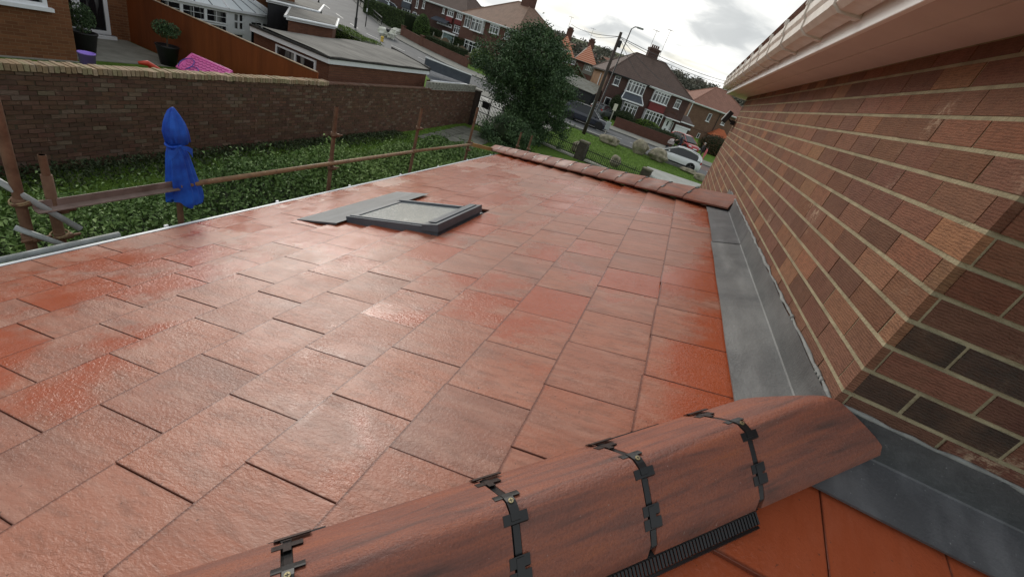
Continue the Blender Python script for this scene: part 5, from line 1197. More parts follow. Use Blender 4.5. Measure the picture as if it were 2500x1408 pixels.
mb = MB(); mb.box((6.9, -3.3, 2.9), (9.2, -2.0, 3.1)); mb.box((7.0, -3.2, 1.5), (7.1, -3.1, 2.9)); mb.box((9.0, -3.2, 1.5), (9.1, -3.1, 2.9)); T.part('porch_frame', mb, WHITE); mb = MB(); mb.box((7.1, -3.15, 1.7), (9.0, -2.2, 2.9)); T.part('porch_glazing', mb, mottled('pale_glazing', (.30, .40, .40), (.12, .16, .17), 4, .2))
T2 = Local('terrace_house', 'brown brick house with white porch gable and grey bay panel at the photo top', 'house', (*L2, 0), rz2)
plainbox(T2, 'wall', (-1.5, 0, B2 - 1), (10.0, 9, 6.5), H_BROWN); hip_roof(T2, -1.5, 10.0, 0, 9, 6.5, 3.3, RF_DARK, 4.5)
tw(T2, 'window', 6.35, 8.0, 2.85, 4.1, 3); plainbox(T2, 'bay_panel', (6.3, -.3, 4.15), (8.0, 0, 5.0), SLATE); tw(T2, 'window', 6.4, 7.9, 5.05, 6.1, 3); tw(T2, 'window', 8.9, 9.3, 4.7, 5.9, 1)
door(T2, 8.6, 9.25, 2.6, 4.0, SLATE); plainbox(T2, 'door_leaf', (9.6, -.1, 2.5), (10.0, -.04, 3.9), WHITE)
tw(T2, 'window', 2.95, 4.3, 2.7, 3.7, 2); tw(T2, 'window', 4.4, 5.3, 2.6, 4.0, 2); plainbox(T2, 'garage_door', (.0, -.3, 1.9), (1.9, -.2, 3.7), WHITE)
mb = MB(); mb.tube([(2.9, -.5, 3.9), (3.75, -.5, 5.0), (4.6, -.5, 3.4)], .09, 4); mb.box((1.9, -.4, 2.0), (2.8, -.3, 3.9)); T2.part('porch_gable', mb, WHITE)
far_r = Local('bungalow', 'small orange-roofed house glimpsed beyond the terrace above the tan roof', 'house', (-50, 104, 0), .3)
plainbox(far_r, 'wall', (0, 0, 2), (9, 6, 6.5), H_RED); hip_roof(far_r, 0, 9, 0, 6, 6.5, 2.2, RF_ORANGE, 2.5)

# striped-roof pair down the far street
H2 = Local('semi_detached_house', 'brick semi with striped orange and grey roofs between evergreen tree and telegraph pole', 'house', (-25.7, 88.3, 0), ang((-25.5, 88.4), (-19.5, 90.2)))
plainbox(H2, 'wall', (-2.5, 0, 0), (6.3, 9, 5.7), H_RED)
def striped(a, b): 
    def f(nt, bb):
        t = nt.nodes.new('ShaderNodeTexCoord'); wv = N(nt, 'ShaderNodeTexWave', wave_type='BANDS', bands_direction='Z', ins={'Vector': t.outputs['Object'], 'Scale': .95, 'Distortion': .2})
        setc(nt, bb, ramp(nt, wv.outputs[0], [(.42, a), (.58, b)]))
    return f
STO = mat('striped_orange', (.5, .16, .07), .7, 0, .3, striped((.42, .12, .06), (.55, .30, .20))); STG = mat('striped_grey', (.3, .25, .22), .7, 0, .3, striped((.20, .11, .085), (.42, .38, .35)))
def split_roof(lp, x0, x1, y0, y1, z, rise):
    e = ((x0 + x1) / 2, (y0 + y1) / 2 - .5, z + rise); f = ((x0 + x1) / 2, y1 - 1, z + rise); mb = MB()
    mb.add([(x0, y0, z), (x1, y0, z), e], [(0, 1, 2)]); r = lp.part('roof', mb, STO)
    mb = MB(); mb.add([(x1, y0, z), (x1, y1, z), f, e], [(0, 1, 2, 3)]); mb.add([(x0, y1, z), (x0, y0, z), e, f], [(0, 1, 2, 3)]); lp.part('roof_side', mb, STG, r)
split_roof(H2, -2.8, 2.2, -.4, 9, 5.7, 3.3); split_roof(H2, 2.2, 6.6, -.4, 9, 5.7, 3.1)
chimney(H2, -.1, 5, 8.4, 10.2, .6, .5, 4, H_RED, 1); chimney(H2, 4.6, 6, 8.2, 9.7, .6, .5, 4, H_RED, 1)
mb = MB(); mb.box((-2.9, -.5, 5.55), (6.7, -.4, 5.72)); H2.part('gutter', mb, BLACKM)
tw(H2, 'window', .4, 2.6, 4.7, 5.55, 4); plainbox(H2, 'bay_panel', (.4, -.35, 3.5), (2.6, 0, 4.6), PAINT_RED); tw(H2, 'window', .3, 2.4, 2.3, 3.4, 4); tw(H2, 'window', 2.5, 3.4, 1.9, 3.2, 1, None)
plainbox(H2, 'render_panel', (4.3, -.05, 3.9), (6.25, 0, 5.5), mottled('pebbledash', (.26, .25, .22), (.18, .17, .15), 10, .95)); tw(H2, 'window', 4.8, 5.9, 4.6, 5.5, 3)
mb = MB(); mb.add([(2.7, -1.5, 5.0), (2.9, -1.5, 5.1), (5.8, -1.5, 2.9), (5.6, -1.5, 2.8), (2.7, 0, 5.0), (2.9, 0, 5.1), (5.8, 0, 2.9), (5.6, 0, 2.8)], [(0, 3, 2, 1), (1, 2, 6, 5), (0, 1, 5, 4), (2, 3, 7, 6), (0, 4, 7, 3)]); H2.part('lean_to_roof', mb, mottled('greenish_slate', (.20, .20, .16), (.11, .11, .09), 4, .8))
H4 = Local('brick_house', 'dark mossy-roofed house behind the striped orange roofs', 'house', (-21, 101, 0), .3); plainbox(H4, 'wall', (0, 0, 0), (8, 8, 6.0), H_RED); hip_roof(H4, 0, 8, 0, 8, 6.0, 3.0, roof_mat('roof_moss', (.14, .115, .08), (.11, .09, .065)), 3.5)
H5 = Local('brick_house', 'distant house with a small bright orange roof just left of the telegraph pole', 'house', (-24.5, 122, 0), .2); plainbox(H5, 'wall', (0, 0, 1), (6, 6, 6.2), H_RED); hip_roof(H5, 0, 6, 0, 6, 6.2, 1.8, RF_ORANGE, 2.5)

# distant terraces on the hillside behind
far_ms = [RF_DARK, RF_TAN, RF_PINK, RF_ORANGE]
k = 0
for az, d, w_, dz in ((-23.5, 150, 12, 0), (-19.8, 170, 14, 0), (-18.0, 200, 12, 0), (-16.0, 160, 12, 0), (-14.2, 185, 13, 0), (-12.8, 150, 10, 0), (-11.4, 200, 14, 0), (-9.6, 230, 14, 0), (-3.2, 210, 14, 0), (-1.4, 180, 10, 0), (.8, 190, 14, 0), (3.0, 230, 12, 0)):
    p = at(az, d); g = gz(p.x, p.y); r = Local('distant_house', ['far house on the hillside left of the tan roof', 'far pale-walled house on the hillside', 'far dark-roofed house among the hill trees'][k % 3], 'house', (p.x, p.y, g - 1), rnd.uniform(-.4, .5), 'houses scattered on the far hillside')
    plainbox(r, 'wall', (0, 0, 0), (w_, 8, 5), [H_RED, CONC, H_BROWN][k % 3]); hip_roof(r, 0, w_, 0, 8, 5, 3, far_ms[(k * 7) % 3], 3.5, ridge=False); r.r['label'] = 'small distant house half hidden by trees on the far hillside'; k += 1

# walls and hedges before the houses
def garden_wall(lab, pts, h, m=H_RED, cope=CONC, piers=()):
    r = root('front_garden_wall', lab, 'wall', (pts[0][0], pts[0][1], gz(*pts[0]))); mb = MB(); mc = MB()
    for a, b in zip(pts[:-1], pts[1:]):
        A_ = Vector((*a, gz(*a))); B2_ = Vector((*b, gz(*b))); d = (B2_ - A_) / 2; s_ = Vector((-d.y, d.x, 0)).normalized()
        mb.obox((A_ + B2_) / 2 + Vector((0, 0, h / 2 - .1)), d, s_ * .11, (0, 0, h / 2 + .1)); mc.obox((A_ + B2_) / 2 + Vector((0, 0, h + .03)), d, s_ * .13, (0, 0, .03))
    mb.build('wall', m, r); mc.build('coping', m, r)
    for p in piers:
        mb = MB(); z = gz(*p); mb.box((p[0] - .22, p[1] - .22, z - .2), (p[0] + .22, p[1] + .22, z + h + .25)); mb.box((p[0] - .28, p[1] - .28, z + h + .25), (p[0] + .28, p[1] + .28, z + h + .33)); mb.build('wall_pier', m, r)
    return r
garden_wall('red brick front wall before the brown semi, its top scooped toward the white door', [(-7.0, 51.3), (-3.2, 51.9), (-.3, 52.1)], 1.05, brick_mat('front_wall_brick', (.15, .065, .048), (.11, .05, .04), (.11, .08, .06)))
garden_wall('brown brick front wall behind the dark moving car', [(-16.5, 51.6), (-10.4, 51.4)], .8, H_BROWN)
garden_wall('long brick front wall with two square piers below the tan-roofed corner house', [(-27.2, 53.6), (-35.7, 56.6), (-40.3, 58.8)], 1.05, brick_mat('corner_wall_brick', (.17, .08, .056), (.13, .062, .048), (.14, .10, .075)), CONC, [(-27.2, 53.6), (-35.7, 56.6), (-40.3, 58.8)])
hedge_box('hedge', 'dark clipped hedge behind the long brick wall, right of its middle pier', [(-28.5, 55.0), (-35.2, 57.6)], 1.4, None, 2.0, 9000, .16, DULL)
hedge_box('hedge', 'tall clipped hedge stepping up the far street left of the conifer', [(-40.5, 61.0), (-52, 66.5)], 2.6, None, 3.7, 14000, .18, leafmat('hedge_leaf', (.03, .05, .015), (.06, .10, .025), (.11, .16, .05), .6))
hedge_box('hedge', 'far clipped hedge along the terrace fronts above the wavy fence', [(-30.5, 64.0), (-41, 66.0)], 1.2, None, 2.9, 6000, .16, DULL)
bushy('conifer', 'bright green conical conifer beside the long brick wall', 'tree', (-38.6, 60.6, 2.2), (1.2, 1.2, 2.1), 5000, .16, leafmat('conifer_leaf', (.03, .06, .012), (.07, .13, .025), (.12, .2, .04), .6))
bushy('street_bushes', 'big dark overgrown bushes behind the guard rail at the top left', 'bushes', (-56, 78, 3.0), (8, 4, 3.0), 16000, .25, DULL, lobes=8)
bushy('shrub', 'yellow-green shrub in front of the corner house bay', 'shrub', (-27.5, 58.4, 1.6), (1.8, 1.4, 1.3), 3500, .15, BOX)
bushy('shrub', 'leafy shrub between the white-paned far bay and the black shed', 'shrub', (-17.5, 66, 2.2), (1.6, 1.6, 2.0), 3500, .17, leafmat('olive_leaf', (.05, .06, .025), (.10, .12, .05), (.16, .18, .09), .7))
bushy('shrub', 'low shrub inside the front wall under the left ground-floor bay', 'shrub', (-7.2, 59.3, .8), (1.6, .9, .9), 2500, .14, DULL)
bushy('shrub', 'yellowish shrub inside the front wall under the right ground-floor bay', 'shrub', (-4.2, 60.3, .75), (1.8, .9, .8), 2800, .14, BOX)
bushy('shrub', 'dark climber shrub beside the left bay, behind the pale sign post', 'shrub', (-8.9, 59.8, 1.6), (.8, .7, 1.5), 2500, .14, DULL)
bushy('shrub', 'reddish-brown shrub beside our brick wall below the orange porch', 'shrub', (4.6, 62, 1.1), (2.3, 1.6, 1.5), 4500, .16, REDL)
bushy('shrub', 'ivy-topped hedge running along the front wall toward the white garage door', 'shrub', (-1.6, 53.2, .95), (2.4, .7, .55), 2500, .13, DULL)
# wavy panel fence
wf = root('panel_fence', 'weathered wavy-topped timber panel fence above the long brick wall', 'fence', (-33.5, 60.5, 1)); mb = MB(); mp_ = MB()
for i in range(5):
    a = Vector((-37.3 + i * 1.8, 61.8 - i * .75, 0)); b = a + Vector((1.7, -.7, 0)); g = gz(a.x, a.y)
    for j in range(12):
        p = a.lerp(b, (j + .5) / 12); mb.obox(p + Vector((0, 0, g + .55 + .16 * math.sin(j / 11 * math.pi) * (1 if i % 2 else -.3))), (b - a) / 24, (0, .015, 0), (0, 0, .75 + .16 * math.sin(j / 11 * math.pi) * (1 if i % 2 else -.3)))
    mp_.obox(a + Vector((-.05, .02, g + .7)), (.05, 0, 0), (0, .05, 0), (0, 0, .95))
mb.build('panels', WOODP, wf); mp_.build('posts', CONC, wf)
# guard rail, sign, poles, skip bag in the far street
grl = root('guard_rail', 'long black kerbside guard rail in the far street at the top', 'railing', (-48, 63, 0)); mb = MB(); pr_ = None
for i in range(13):
    x = -45.2 - i * 1.9; y = fark(x) + .35; p = Vector((x, y, gz(x, y) + .13)); mb.tube([p, p + Vector((0, 0, .95))], .05, 6)
    if pr_ is not None: mb.tube([pr_ + Vector((0, 0, .93)), p + Vector((0, 0, .93))], .07, 6); mb.tube([pr_ + Vector((0, 0, .45)), p + Vector((0, 0, .45))], .03, 6)
    pr_ = p
mb.build('rail', BLACKM, grl)
def g_at(q, zoff=0):  # walk the view ray to the ground
    r = ray(q); t = .001
    for i in range(4000):
        t += .00008; x, y, z = r[0] * t, r[1] * t, EYE + r[2] * t
        if z <= gz(x, y) + zoff: break
    return Vector((x, y, gz(x, y) + zoff))
def post_at(name, lab, q, h, r, m=BLACKM, plate=None, cat='post'):
    p = g_at(q, .1); rt = root(name, lab, cat, p); mb = MB(); mb.tube([p, p + Vector((0, 0, 1.2)), p + Vector((0, 0, 1.21)), p + Vector((0, 0, h))], [r * 1.5, r * 1.5, r, r], 8); mb.build('post', m, rt)
    return rt, p
post_at('street_lamp', 'black street lamp column standing on the far pavement at the top left', (867, 70), 8, .10, cat='street lamp')
post_at('street_lamp', 'thin dark post just right of the white gutter end at the top left', (776, 30), 6, .08, cat='post')
sg, p = post_at('road_sign', 'thin black post with a square white parking sign in the far street', (892, 66), 3.7, .045, cat='road sign')
mb = MB(); mb.box((p.x - .26, p.y - .06, 3.15 + p.z), (p.x + .26, p.y - .03, 3.95 + p.z)); pl = mb.build('sign_plate', WHITE, sg)
mb = MB(); mb.tube([(p.x + .13 * math.cos(t), p.y - .065, 3.62 + p.z + .13 * math.sin(t)) for t in np.linspace(0, 6.283, 15)], .02, 5); mb.box((p.x - .18, p.y - .07, 3.28 + p.z), (p.x + .18, p.y - .061, 3.33 + p.z)); o = mb.build('sign_symbol', mat('sign_blue_grey', (.06, .07, .10), .5)); attach(o, pl)
mb = MB(); mb.box((p.x - .06, p.y - .08, 1.75 + p.z), (p.x + .06, p.y - .05, 2.15 + p.z)); mb.build('small_plate', WHITE, sg)
p = g_at((944, 92)); bg_ = root('waste_bag', 'white rubble bag heaped over with a dark opening on the far pavement', 'rubble bag', p); mb = MB(); lump(mb, p + Vector((-.5, 0, .45)), (.75, .6, .6), 0, 7, .22, 3); lump(mb, p + Vector((.6, .1, .45)), (.5, .6, .55), 0, 7, .22, 5); mb.build('bag', mottled('white_bag', (.70, .70, .66), (.55, .56, .45), 2, .7), bg_); mb = MB(); lump(mb, p + Vector((.1, -.1, .85)), (.35, .3, .2), 0, 5); mb.build('contents', BLACKM, bg_)
p = g_at((970, 84)); mb = MB(); lump(mb, p + Vector((0, 0, .3)), (.8, .5, .4), 0, 7, .3, 9); tag(mb.build('waste_bag', MATS['white_bag']), 'smaller white bag lying right of the heaped rubble bag by the brick wall', 'rubble bag')
p = g_at((932, 103)); mb = MB(); mb.lathe(p, [(.18, 0), (.16, .35), (.22, .5), (.12, .62)], 10); tag(mb.build('bollard', mat('yellow_paint', (.65, .45, .08), .5)), 'small yellow object standing on the pale kerb above the garage roof', 'bollard')

# telegraph pole, street lamp, pale sign post
p = at(-10.82, 36.9, 0); tpz = EYE + .0857 * 36.9
tg = root('telegraph_pole', 'dark wooden telegraph pole on the verge with a box near its top', 'telegraph pole', p); mb = MB(); mb.tube([p, p + Vector((0, 0, 3.5)), Vector((p.x, p.y, tpz))], [.15, .135, .105], 10); mb.build('pole', mottled('creosote', (.045, .034, .03), (.075, .058, .048), 9, .85, stretch=(1, 1, .2)), tg, True)
mb = MB(); mb.box((p.x + .10, p.y - .12, tpz - .95), (p.x + .30, p.y + .1, tpz - .50)); mb.build('junction_box', BLACKM, tg, bevel=.02)
mb = MB()
for i in range(26): z = tpz - 1.3 - i * .09; 
mb.box((p.x - .105, p.y - .16, .9), (p.x - .06, p.y - .12, 2.6)); mb.build('cable_cover', GALV, tg)
top = Vector((p.x, p.y, tpz - .28))
def wire(lab, a, b, sag, r=.016):
    a = Vector(a); b = Vector(b); mb = MB(); mb.tube([a.lerp(b, t) - Vector((0, 0, 4 * sag * t * (1 - t))) for t in np.linspace(0, 1, 15)], r, 5); tag(mb.build('overhead_wire', mat('wire', (.06, .06, .065), .7)), lab, 'overhead wire')
wire('thick overhead wire from the telegraph pole up left to the tan-roofed house', top, hy((1395, 60), 64.0), .3, .022); wire('faint overhead wire from the pole to the aerial of the striped roofs', top, (-24.5, 92, 10.9), .6)
wire('overhead wire passing before the chimney down to the white gutter', top, hy((1772, 199), 60), .25, .022); wire('lower overhead wire running beside it toward our gutter end', top - Vector((0, 0, .05)), hy((1772, 206), 52), .35)
wire('service wire from the pole down to the right end of the brown semi eaves', top, (-.9, 64.4, 5.3), .5); wire('service wire from the pole to the middle of the brown semi', top, (-6.5, 62, 5.4), .45)
p = at(-10.25, 46.3, 0); lz = EYE + .1006 * 46.3; ll = root('street_lamp', 'tall thin dark street lamp standing just right of the telegraph pole', 'street lamp', p); mb = MB(); tq = Vector((p.x + .30, p.y, lz - .2)); mb.tube([p, p + Vector((0, 0, 1.6)), p + Vector((0, 0, 1.62)), tq, tq + Vector((.25, -.05, .22)), tq + Vector((.55, -.1, .26))], [.09, .09, .065, .05, .045, .045], 8); mb.build('column', BLACKM, ll, True)
mb = MB(); mb.box(tuple(tq + Vector((.45, -.24, .16))), tuple(tq + Vector((1.05, .04, .30)))); mb.build('lamp_head', GALV, ll, bevel=.04)
p = at(-8.35, 40.0, 0); ss = root('sign_post', 'pale post with a small cream flag sign and a grey box, at the verge edge', 'sign', p); mb = MB(); mb.tube([p, p + Vector((0, 0, 2.65))], .04, 8); mb.build('post', CONC, ss); mb = MB(); mb.box((p.x - .14, p.y - .05, 2.2), (p.x + .16, p.y - .02, 2.75)); mb.build('sign_plate', mat('cream_sign', (.62, .60, .50), .5), ss, bevel=.02); mb = MB(); mb.box((p.x - .2, p.y - .12, .62), (p.x + .2, p.y + .1, 1.28)); mb.build('box', mottled('pale_box', (.42, .46, .46), (.36, .40, .40), 3, .5), ss, bevel=.02)

# sheds between the far houses
sh = root('shed', 'low black shed with a mossy grey roof left of the brown semi', 'shed', (-13.2, 58, 0)); mb = MB(); mb.box((-14.2, 57.0, 0), (-11.6, 61, 2.2)); mb.build('wall', mat('black_boards', (.018, .019, .022), .7), sh); mb = MB(); mb.add([(-16.8, 57.2, 2.5), (-11.3, 56.6, 2.25), (-11.3, 62, 3.2), (-17.5, 64, 3.6)], [(0, 1, 2, 3)]); mb.build('roof', mottled('mossy_sheet', (.14, .14, .11), (.22, .22, .20), 1.5, .9, stretch=(1, 1, 1)), sh)
garden_wall('low red brick wall with pale blocks left of the black shed', [(-18.5, 58.5), (-14.4, 56.6)], 1.5, H_RED)
hedge_box('hedge', 'dark hedge with a pale flat top behind the dark moving car', [(-17.5, 54.0), (-11.5, 53.4)], 1.3, None, 1.35, 6000, .13, DULL)

# ------------------------------------------------------------------ cars
CARG = mat('car_glass', (.015, .018, .022), .08, 0, .6)
def car(name, label, loc, heading, paint, L=4.0, Wd=1.72, Ht=1.46, kind='hatch', plate=True, blur=False):
    c = Local(name, label, 'car', loc, heading, None)
    # x forward; body section as rings of half-width along the car
    st = np.array([-.5, -.485, -.44, -.36, -.25, -.12, 0, .12, .24, .34, .42, .47, .495, .50]) * L
    if kind == 'hatch': belt = [.62, .86, .90, .90, .89, .88, .87, .86, .84, .80, .74, .66, .55, .45]
    else: belt = [.70, .95, 1.0, 1.0, .99, .98, .97, .96, .93, .90, .84, .74, .60, .5]
    half = np.array([.78, .90, .96, .99, 1, 1, 1, 1, 1, .99, .96, .88, .74, .62]) * Wd / 2
    bot = [.34, .24, .20, .19, .18, .18, .18, .18, .18, .19, .20, .22, .28, .34]
    mb = MB(); vs = []
    for x, z1, hw, z0 in zip(st, belt, half, bot):
        zs = [z0, z0 + .05, z0 + (z1 - z0) * .45, z0 + (z1 - z0) * .75, z1 - .03, z1]; ws = [.86, .96, 1.0, .985, .93, .84]
        ring = [(x, -hw * w_, z) for z, w_ in zip(zs, ws)] + [(x, -hw * .4, z1 + .02), (x, hw * .4, z1 + .02)] + [(x, hw * w_, z) for z, w_ in list(zip(zs, ws))[::-1]]
        vs += ring
    k = 14; n_ = len(st)
    mb.add(vs, [(i * k + j, i * k + (j + 1) % k, (i + 1) * k + (j + 1) % k, (i + 1) * k + j) for i in range(n_ - 1) for j in range(k)] + [tuple(range(k))[::-1], tuple((n_ - 1) * k + j for j in range(k))])
    body = c.part('body', mb, paint, smooth=True)
    es = body.modifiers.new('split', 'EDGE_SPLIT'); es.split_angle = R(50)
    # greenhouse: pillars and roof over a dark glass volume
    zb = .90 if kind == 'hatch' else .96
    G_ = [(-.475, zb + .04, .80), (-.435, Ht - .30, .70), (-.37, Ht - .13, .65), (-.20, Ht - .02, .62), (-.04, Ht, .62), (.07, Ht - .06, .64), (.30, zb + .03, .84)] if kind == 'hatch' else [(-.485, zb + .02, .80), (-.44, Ht - .16, .68), (-.38, Ht - .03, .64), (-.2, Ht, .62), (0, Ht, .62), (.08, Ht - .05, .64), (.27, zb, .82)]
    mb = MB(); hb = Wd / 2
    vs = []
    for x, z, w_ in G_: vs += [(x * L, -hb * .92 if z > zb + .1 else -hb * .9, zb - .02), (x * L, -hb * w_ * 1.16, z - .03), (x * L, -hb * w_ * .9, z + .0), (x * L, hb * w_ * .9, z), (x * L, hb * w_ * 1.16, z - .03), (x * L, hb * .92 if z > zb + .1 else hb * .9, zb - .02)]
    mb.add(vs, [(i * 6 + j, i * 6 + (j + 1) % 6, (i + 1) * 6 + (j + 1) % 6, (i + 1) * 6 + j) for i in range(6) for j in range(6)] + [(5, 4, 3, 2, 1, 0), tuple(36 + j for j in range(6))])
    cab = c.part('glass', mb, CARG, smooth=False)
    mb = MB(); P_ = lambda i, j: Vector(vs[i * 6 + j])
    def barq(a, b, r_): mb.tube([a, b], r_, 6)
    mb.add([P_(1, 2) + Vector((0, 0, .012)), P_(5, 2) + Vector((0, 0, .012)), P_(5, 3) + Vector((0, 0, .012)), P_(1, 3) + Vector((0, 0, .012)), P_(3, 2) + Vector((0, 0, .02)), P_(4, 2) + Vector((0, 0, .02)), P_(4, 3) + Vector((0, 0, .02)), P_(3, 3) + Vector((0, 0, .02))], [(0, 4, 7, 3), (4, 5, 6, 7), (5, 1, 2, 6)])
    for s_ in (1, 4):
        for i in range(1, 5): barq(P_(i, s_) + Vector((0, 0, .02)), P_(i + 1, s_) + Vector((0, 0, .02)), .045)
        barq(P_(5, s_), P_(6, s_), .035); barq(P_(0, s_) + Vector((.04, 0, 0)), P_(1, s_), .085); barq(P_(0, s_) + Vector((.26, 0, 0)), P_(1, s_) + Vector((.12, 0, .0)), .10); barq(P_(0, s_) + Vector((.15, 0, .1)), P_(2, s_), .06)
    c.part('roof', mb, paint)
    for x in (-.315, .315):
        for sg in (-1, 1):
            y = sg * (hb - .10); r_ = .31 if kind == 'hatch' else .34; Mx = Matrix.Translation((x * L, y, r_)) @ Matrix.Rotation(R(90), 4, 'X')
            mb = MB(); mb.lathe((0, 0, 0), [(r_ * .7, -.10), (r_ * .98, -.10), (r_, -.06), (r_, .06), (r_ * .98, .10), (r_ * .7, .10)], 22, 0, Mx); wh = c.part('wheel', mb, TYRE, smooth=False)
            mb = MB(); mb.lathe((0, 0, 0), [(r_ * .70, -.085), (r_ * .70, .085)], 20, 1, Mx)
            for q in range(5):
                t = q * 2 * math.pi / 5; mb.obox(Vector((x * L, y + sg * .10, r_)) + Vector((math.cos(t), 0, math.sin(t))) * r_ * .34, Vector((math.cos(t), 0, math.sin(t))) * r_ * .33, Vector((-math.sin(t), 0, math.cos(t))) * .035, (0, .012, 0))
            c.part('rim', mb, [ALLOY, BLACKM], wh)
            mb = MB(); mb.lathe((0, 0, 0), [(r_ * 1.17, -.10), (r_ * 1.17, .122)], 22, 0, Mx); c.part('wheel_arch', mb, BLACKM, body)
    hl = mat('headlight', (.55, .57, .6), .1); tl = mat('tail_light', (.45, .01, .012), .25, fn=None)
    for sg in (-1, 1):
        mb = MB(); mb.obox((.455 * L, sg * hb * .80, .62), (.10, 0, -.03), (-.10 * sg * -1, .10 * sg, 0), (0, 0, .055)); c.part('headlight', mb, hl, body, bevel=.02)
        mb = MB(); mb.obox((-.475 * L, sg * hb * .80, .82), (.05, 0, 0), (0, .12, 0), (0, 0, .09)); c.part('tail_light', mb, tl, body, bevel=.02)
        mb = MB(); mb.obox((.19 * L, sg * (hb + .06), zb + .05), (.06, 0, 0), (0, .08, 0), (0, 0, .05)); c.part('door_mirror', mb, paint, body, bevel=.02)
    mb = MB()
    for sg in (-1, 1): mb.obox((-.02 * L, sg * (hb + .002), .27), (.30 * L, 0, 0), (0, .008, 0), (0, 0, .05))
    c.part('sill_trim', mb, BLACKP, body)
    mb = MB(); mb.box((.502 * L, -.26, .40), (.51 * L, .26, .50)); mb.box((.496 * L, -.5, .28), (.504 * L, .5, .38), 1); c.part('front_plate', mb, [WHITE, BLACKP], body)
    mb = MB(); mb.box((-.508 * L, -.26, .52), (-.50 * L, .26, .62)); c.part('rear_plate', mb, mat('yellow_plate', (.65, .52, .05), .4), body)
    return c
PW = mat('white_car_paint', (.78, .80, .82), .25, 0, .5, None, .6); PB = mat('dark_blue_car_paint', (.018, .022, .038), .22, 0, .5, None, .8); PRD = mat('red_car_paint', (.38, .018, .018), .25, 0, .5, None, .6); PGY = mat('grey_car_paint', (.09, .095, .10), .3, .2, .5, None, .5)
car('white_hatchback', 'white hatchback parked at the verge edge facing left', (.55, 38.95, gz(.55, 38.95) + .03), R(180 - 2), PW, 4.0, 1.70, 1.46)
car('dark_estate_car', 'dark blue estate car driving behind the telegraph pole toward the right', (-8.55, 43.6, .03), R(2), PB, 4.6, 1.84, 1.62, 'suv')
car('red_hatchback', 'red hatchback parked on a drive behind the white car', (.75, 55.3, gz(.75, 55.3) + .1), R(-48), PRD, 4.0, 1.72, 1.50)
car('grey_car', 'grey car with a yellow plate parked in front of the dark front door', (-9.6, 56.3, gz(-9.6, 56) + .12), R(78), PGY, 4.1, 1.7, 1.45)
car('white_car', 'pale blue-white car roof showing over the tall clipped hedge', (-50.0, 67.0, gz(-50, 67) + 1.1), R(170), mat('pale_blue_paint', (.5, .58, .62), .25, 0, .5, None, .5), 4.0, 1.7, 1.45)

# ------------------------------------------------------------------ people
SKIN = mat('skin', (.55, .32, .24), .5)
def person(label, loc, rz_, pose, mats_, split, hair):
    """one skinned body: joints, edges, radii; faces coloured by height"""
    J, E_, Rr = pose; me = bpy.data.meshes.new('person'); me.from_pydata(J, E_, []); me.update()
    o = bpy.data.objects.new('person', me); scene.collection.objects.link(o)
    sk = o.modifiers.new('skin', 'SKIN'); sv = me.skin_vertices[0].data
    for i, r_ in enumerate(Rr): sv[i].radius = (r_, r_)
    sv[0].use_root = True; ss_ = o.modifiers.new('sub', 'SUBSURF'); ss_.levels = 1; ss_.render_levels = 1
    dg = bpy.context.evaluated_depsgraph_get(); m2 = bpy.data.meshes.new_from_object(o.evaluated_get(dg)); bpy.data.objects.remove(o)
    m2.materials.clear()
    for m_ in mats_: m2.materials.append(m_)
    for p in m2.polygons: p.material_index = split(p.center); p.use_smooth = True
    b = bpy.data.objects.new('person', m2); scene.collection.objects.link(b); b.location = loc; b.rotation_euler = (0, 0, rz_)
    tag(b, label, 'person'); mb = MB(); hd = Vector(J[4]); lump(mb, hd + Vector((-.02, 0, .035)), (.10, .088, .105), 0, 6, .04); h = mb.build('hair', hair); h.parent = b
    mb = MB(); mb.obox(hd + Vector((.105, 0, -.005)), (.018, 0, 0), (0, .010, 0), (0, 0, .022)); 
    n_ = mb.build('nose', SKIN); n_.parent = b; mb = MB()
    for s_ in (-1, 1): mb.obox(hd + Vector((.098, .032 * s_, .02)), (.004, 0, 0), (0, .010, 0), (0, 0, .006))
    n_ = mb.build('eyes', BLACKM); n_.parent = b
    return b
def pose_walk(lean=.0, arms=((.32, .2, .95), (.30, -.2, .95)), stride=.22):
    # x forward, y left
    J = [(0, 0, .95), (.02 + lean * .4, 0, 1.15), (.03 + lean, 0, 1.38), (.04 + lean * 1.1, 0, 1.50), (.05 + lean * 1.25, 0, 1.62), (.05 + lean * 1.25, 0, 1.72)]; Rr = [.15, .14, .15, .055, .095, .06]
    E_ = [(0, 1), (1, 2), (2, 3), (3, 4), (4, 5)]
    for s_, st_ in ((1, stride), (-1, -stride)):
        i = len(J); J += [(0, .10 * s_, .88), (st_ * .6 + .04, .10 * s_, .50), (st_, .10 * s_, .09), (st_ + .14, .11 * s_, .04)]; Rr += [.10, .065, .045, .04]; E_ += [(0, i), (i, i + 1), (i + 1, i + 2), (i + 2, i + 3)]
    for (hx_, hy_, hz_), s_ in zip(arms, (1, -1)):
        i = len(J); sh = Vector((lean, .19 * s_, 1.40)); hd = Vector((hx_ + lean, hy_, hz_)); el = sh.lerp(hd, .5) + Vector((-.08, .04 * s_, -.05))
        J += [tuple(sh), tuple(el), tuple(sh.lerp(hd, .93)), tuple(hd)]; Rr += [.062, .045, .030, .034]; E_ += [(2, i), (i, i + 1), (i + 1, i + 2), (i + 2, i + 3)]
        fw = (hd - el).normalized()
        for k in range(5):
            a = hd + fw * (.07 - .01 * abs(k - 2)) + Vector((0, (k - 2) * .018, 0 if k else .01)); b = a + fw * .02 + Vector((0, 0, -.035)); j = len(J); J += [tuple(a), tuple(b)]; Rr += [.010, .009]; E_ += [(i + 3, j), (j, j + 1)]
    return J, E_, Rr
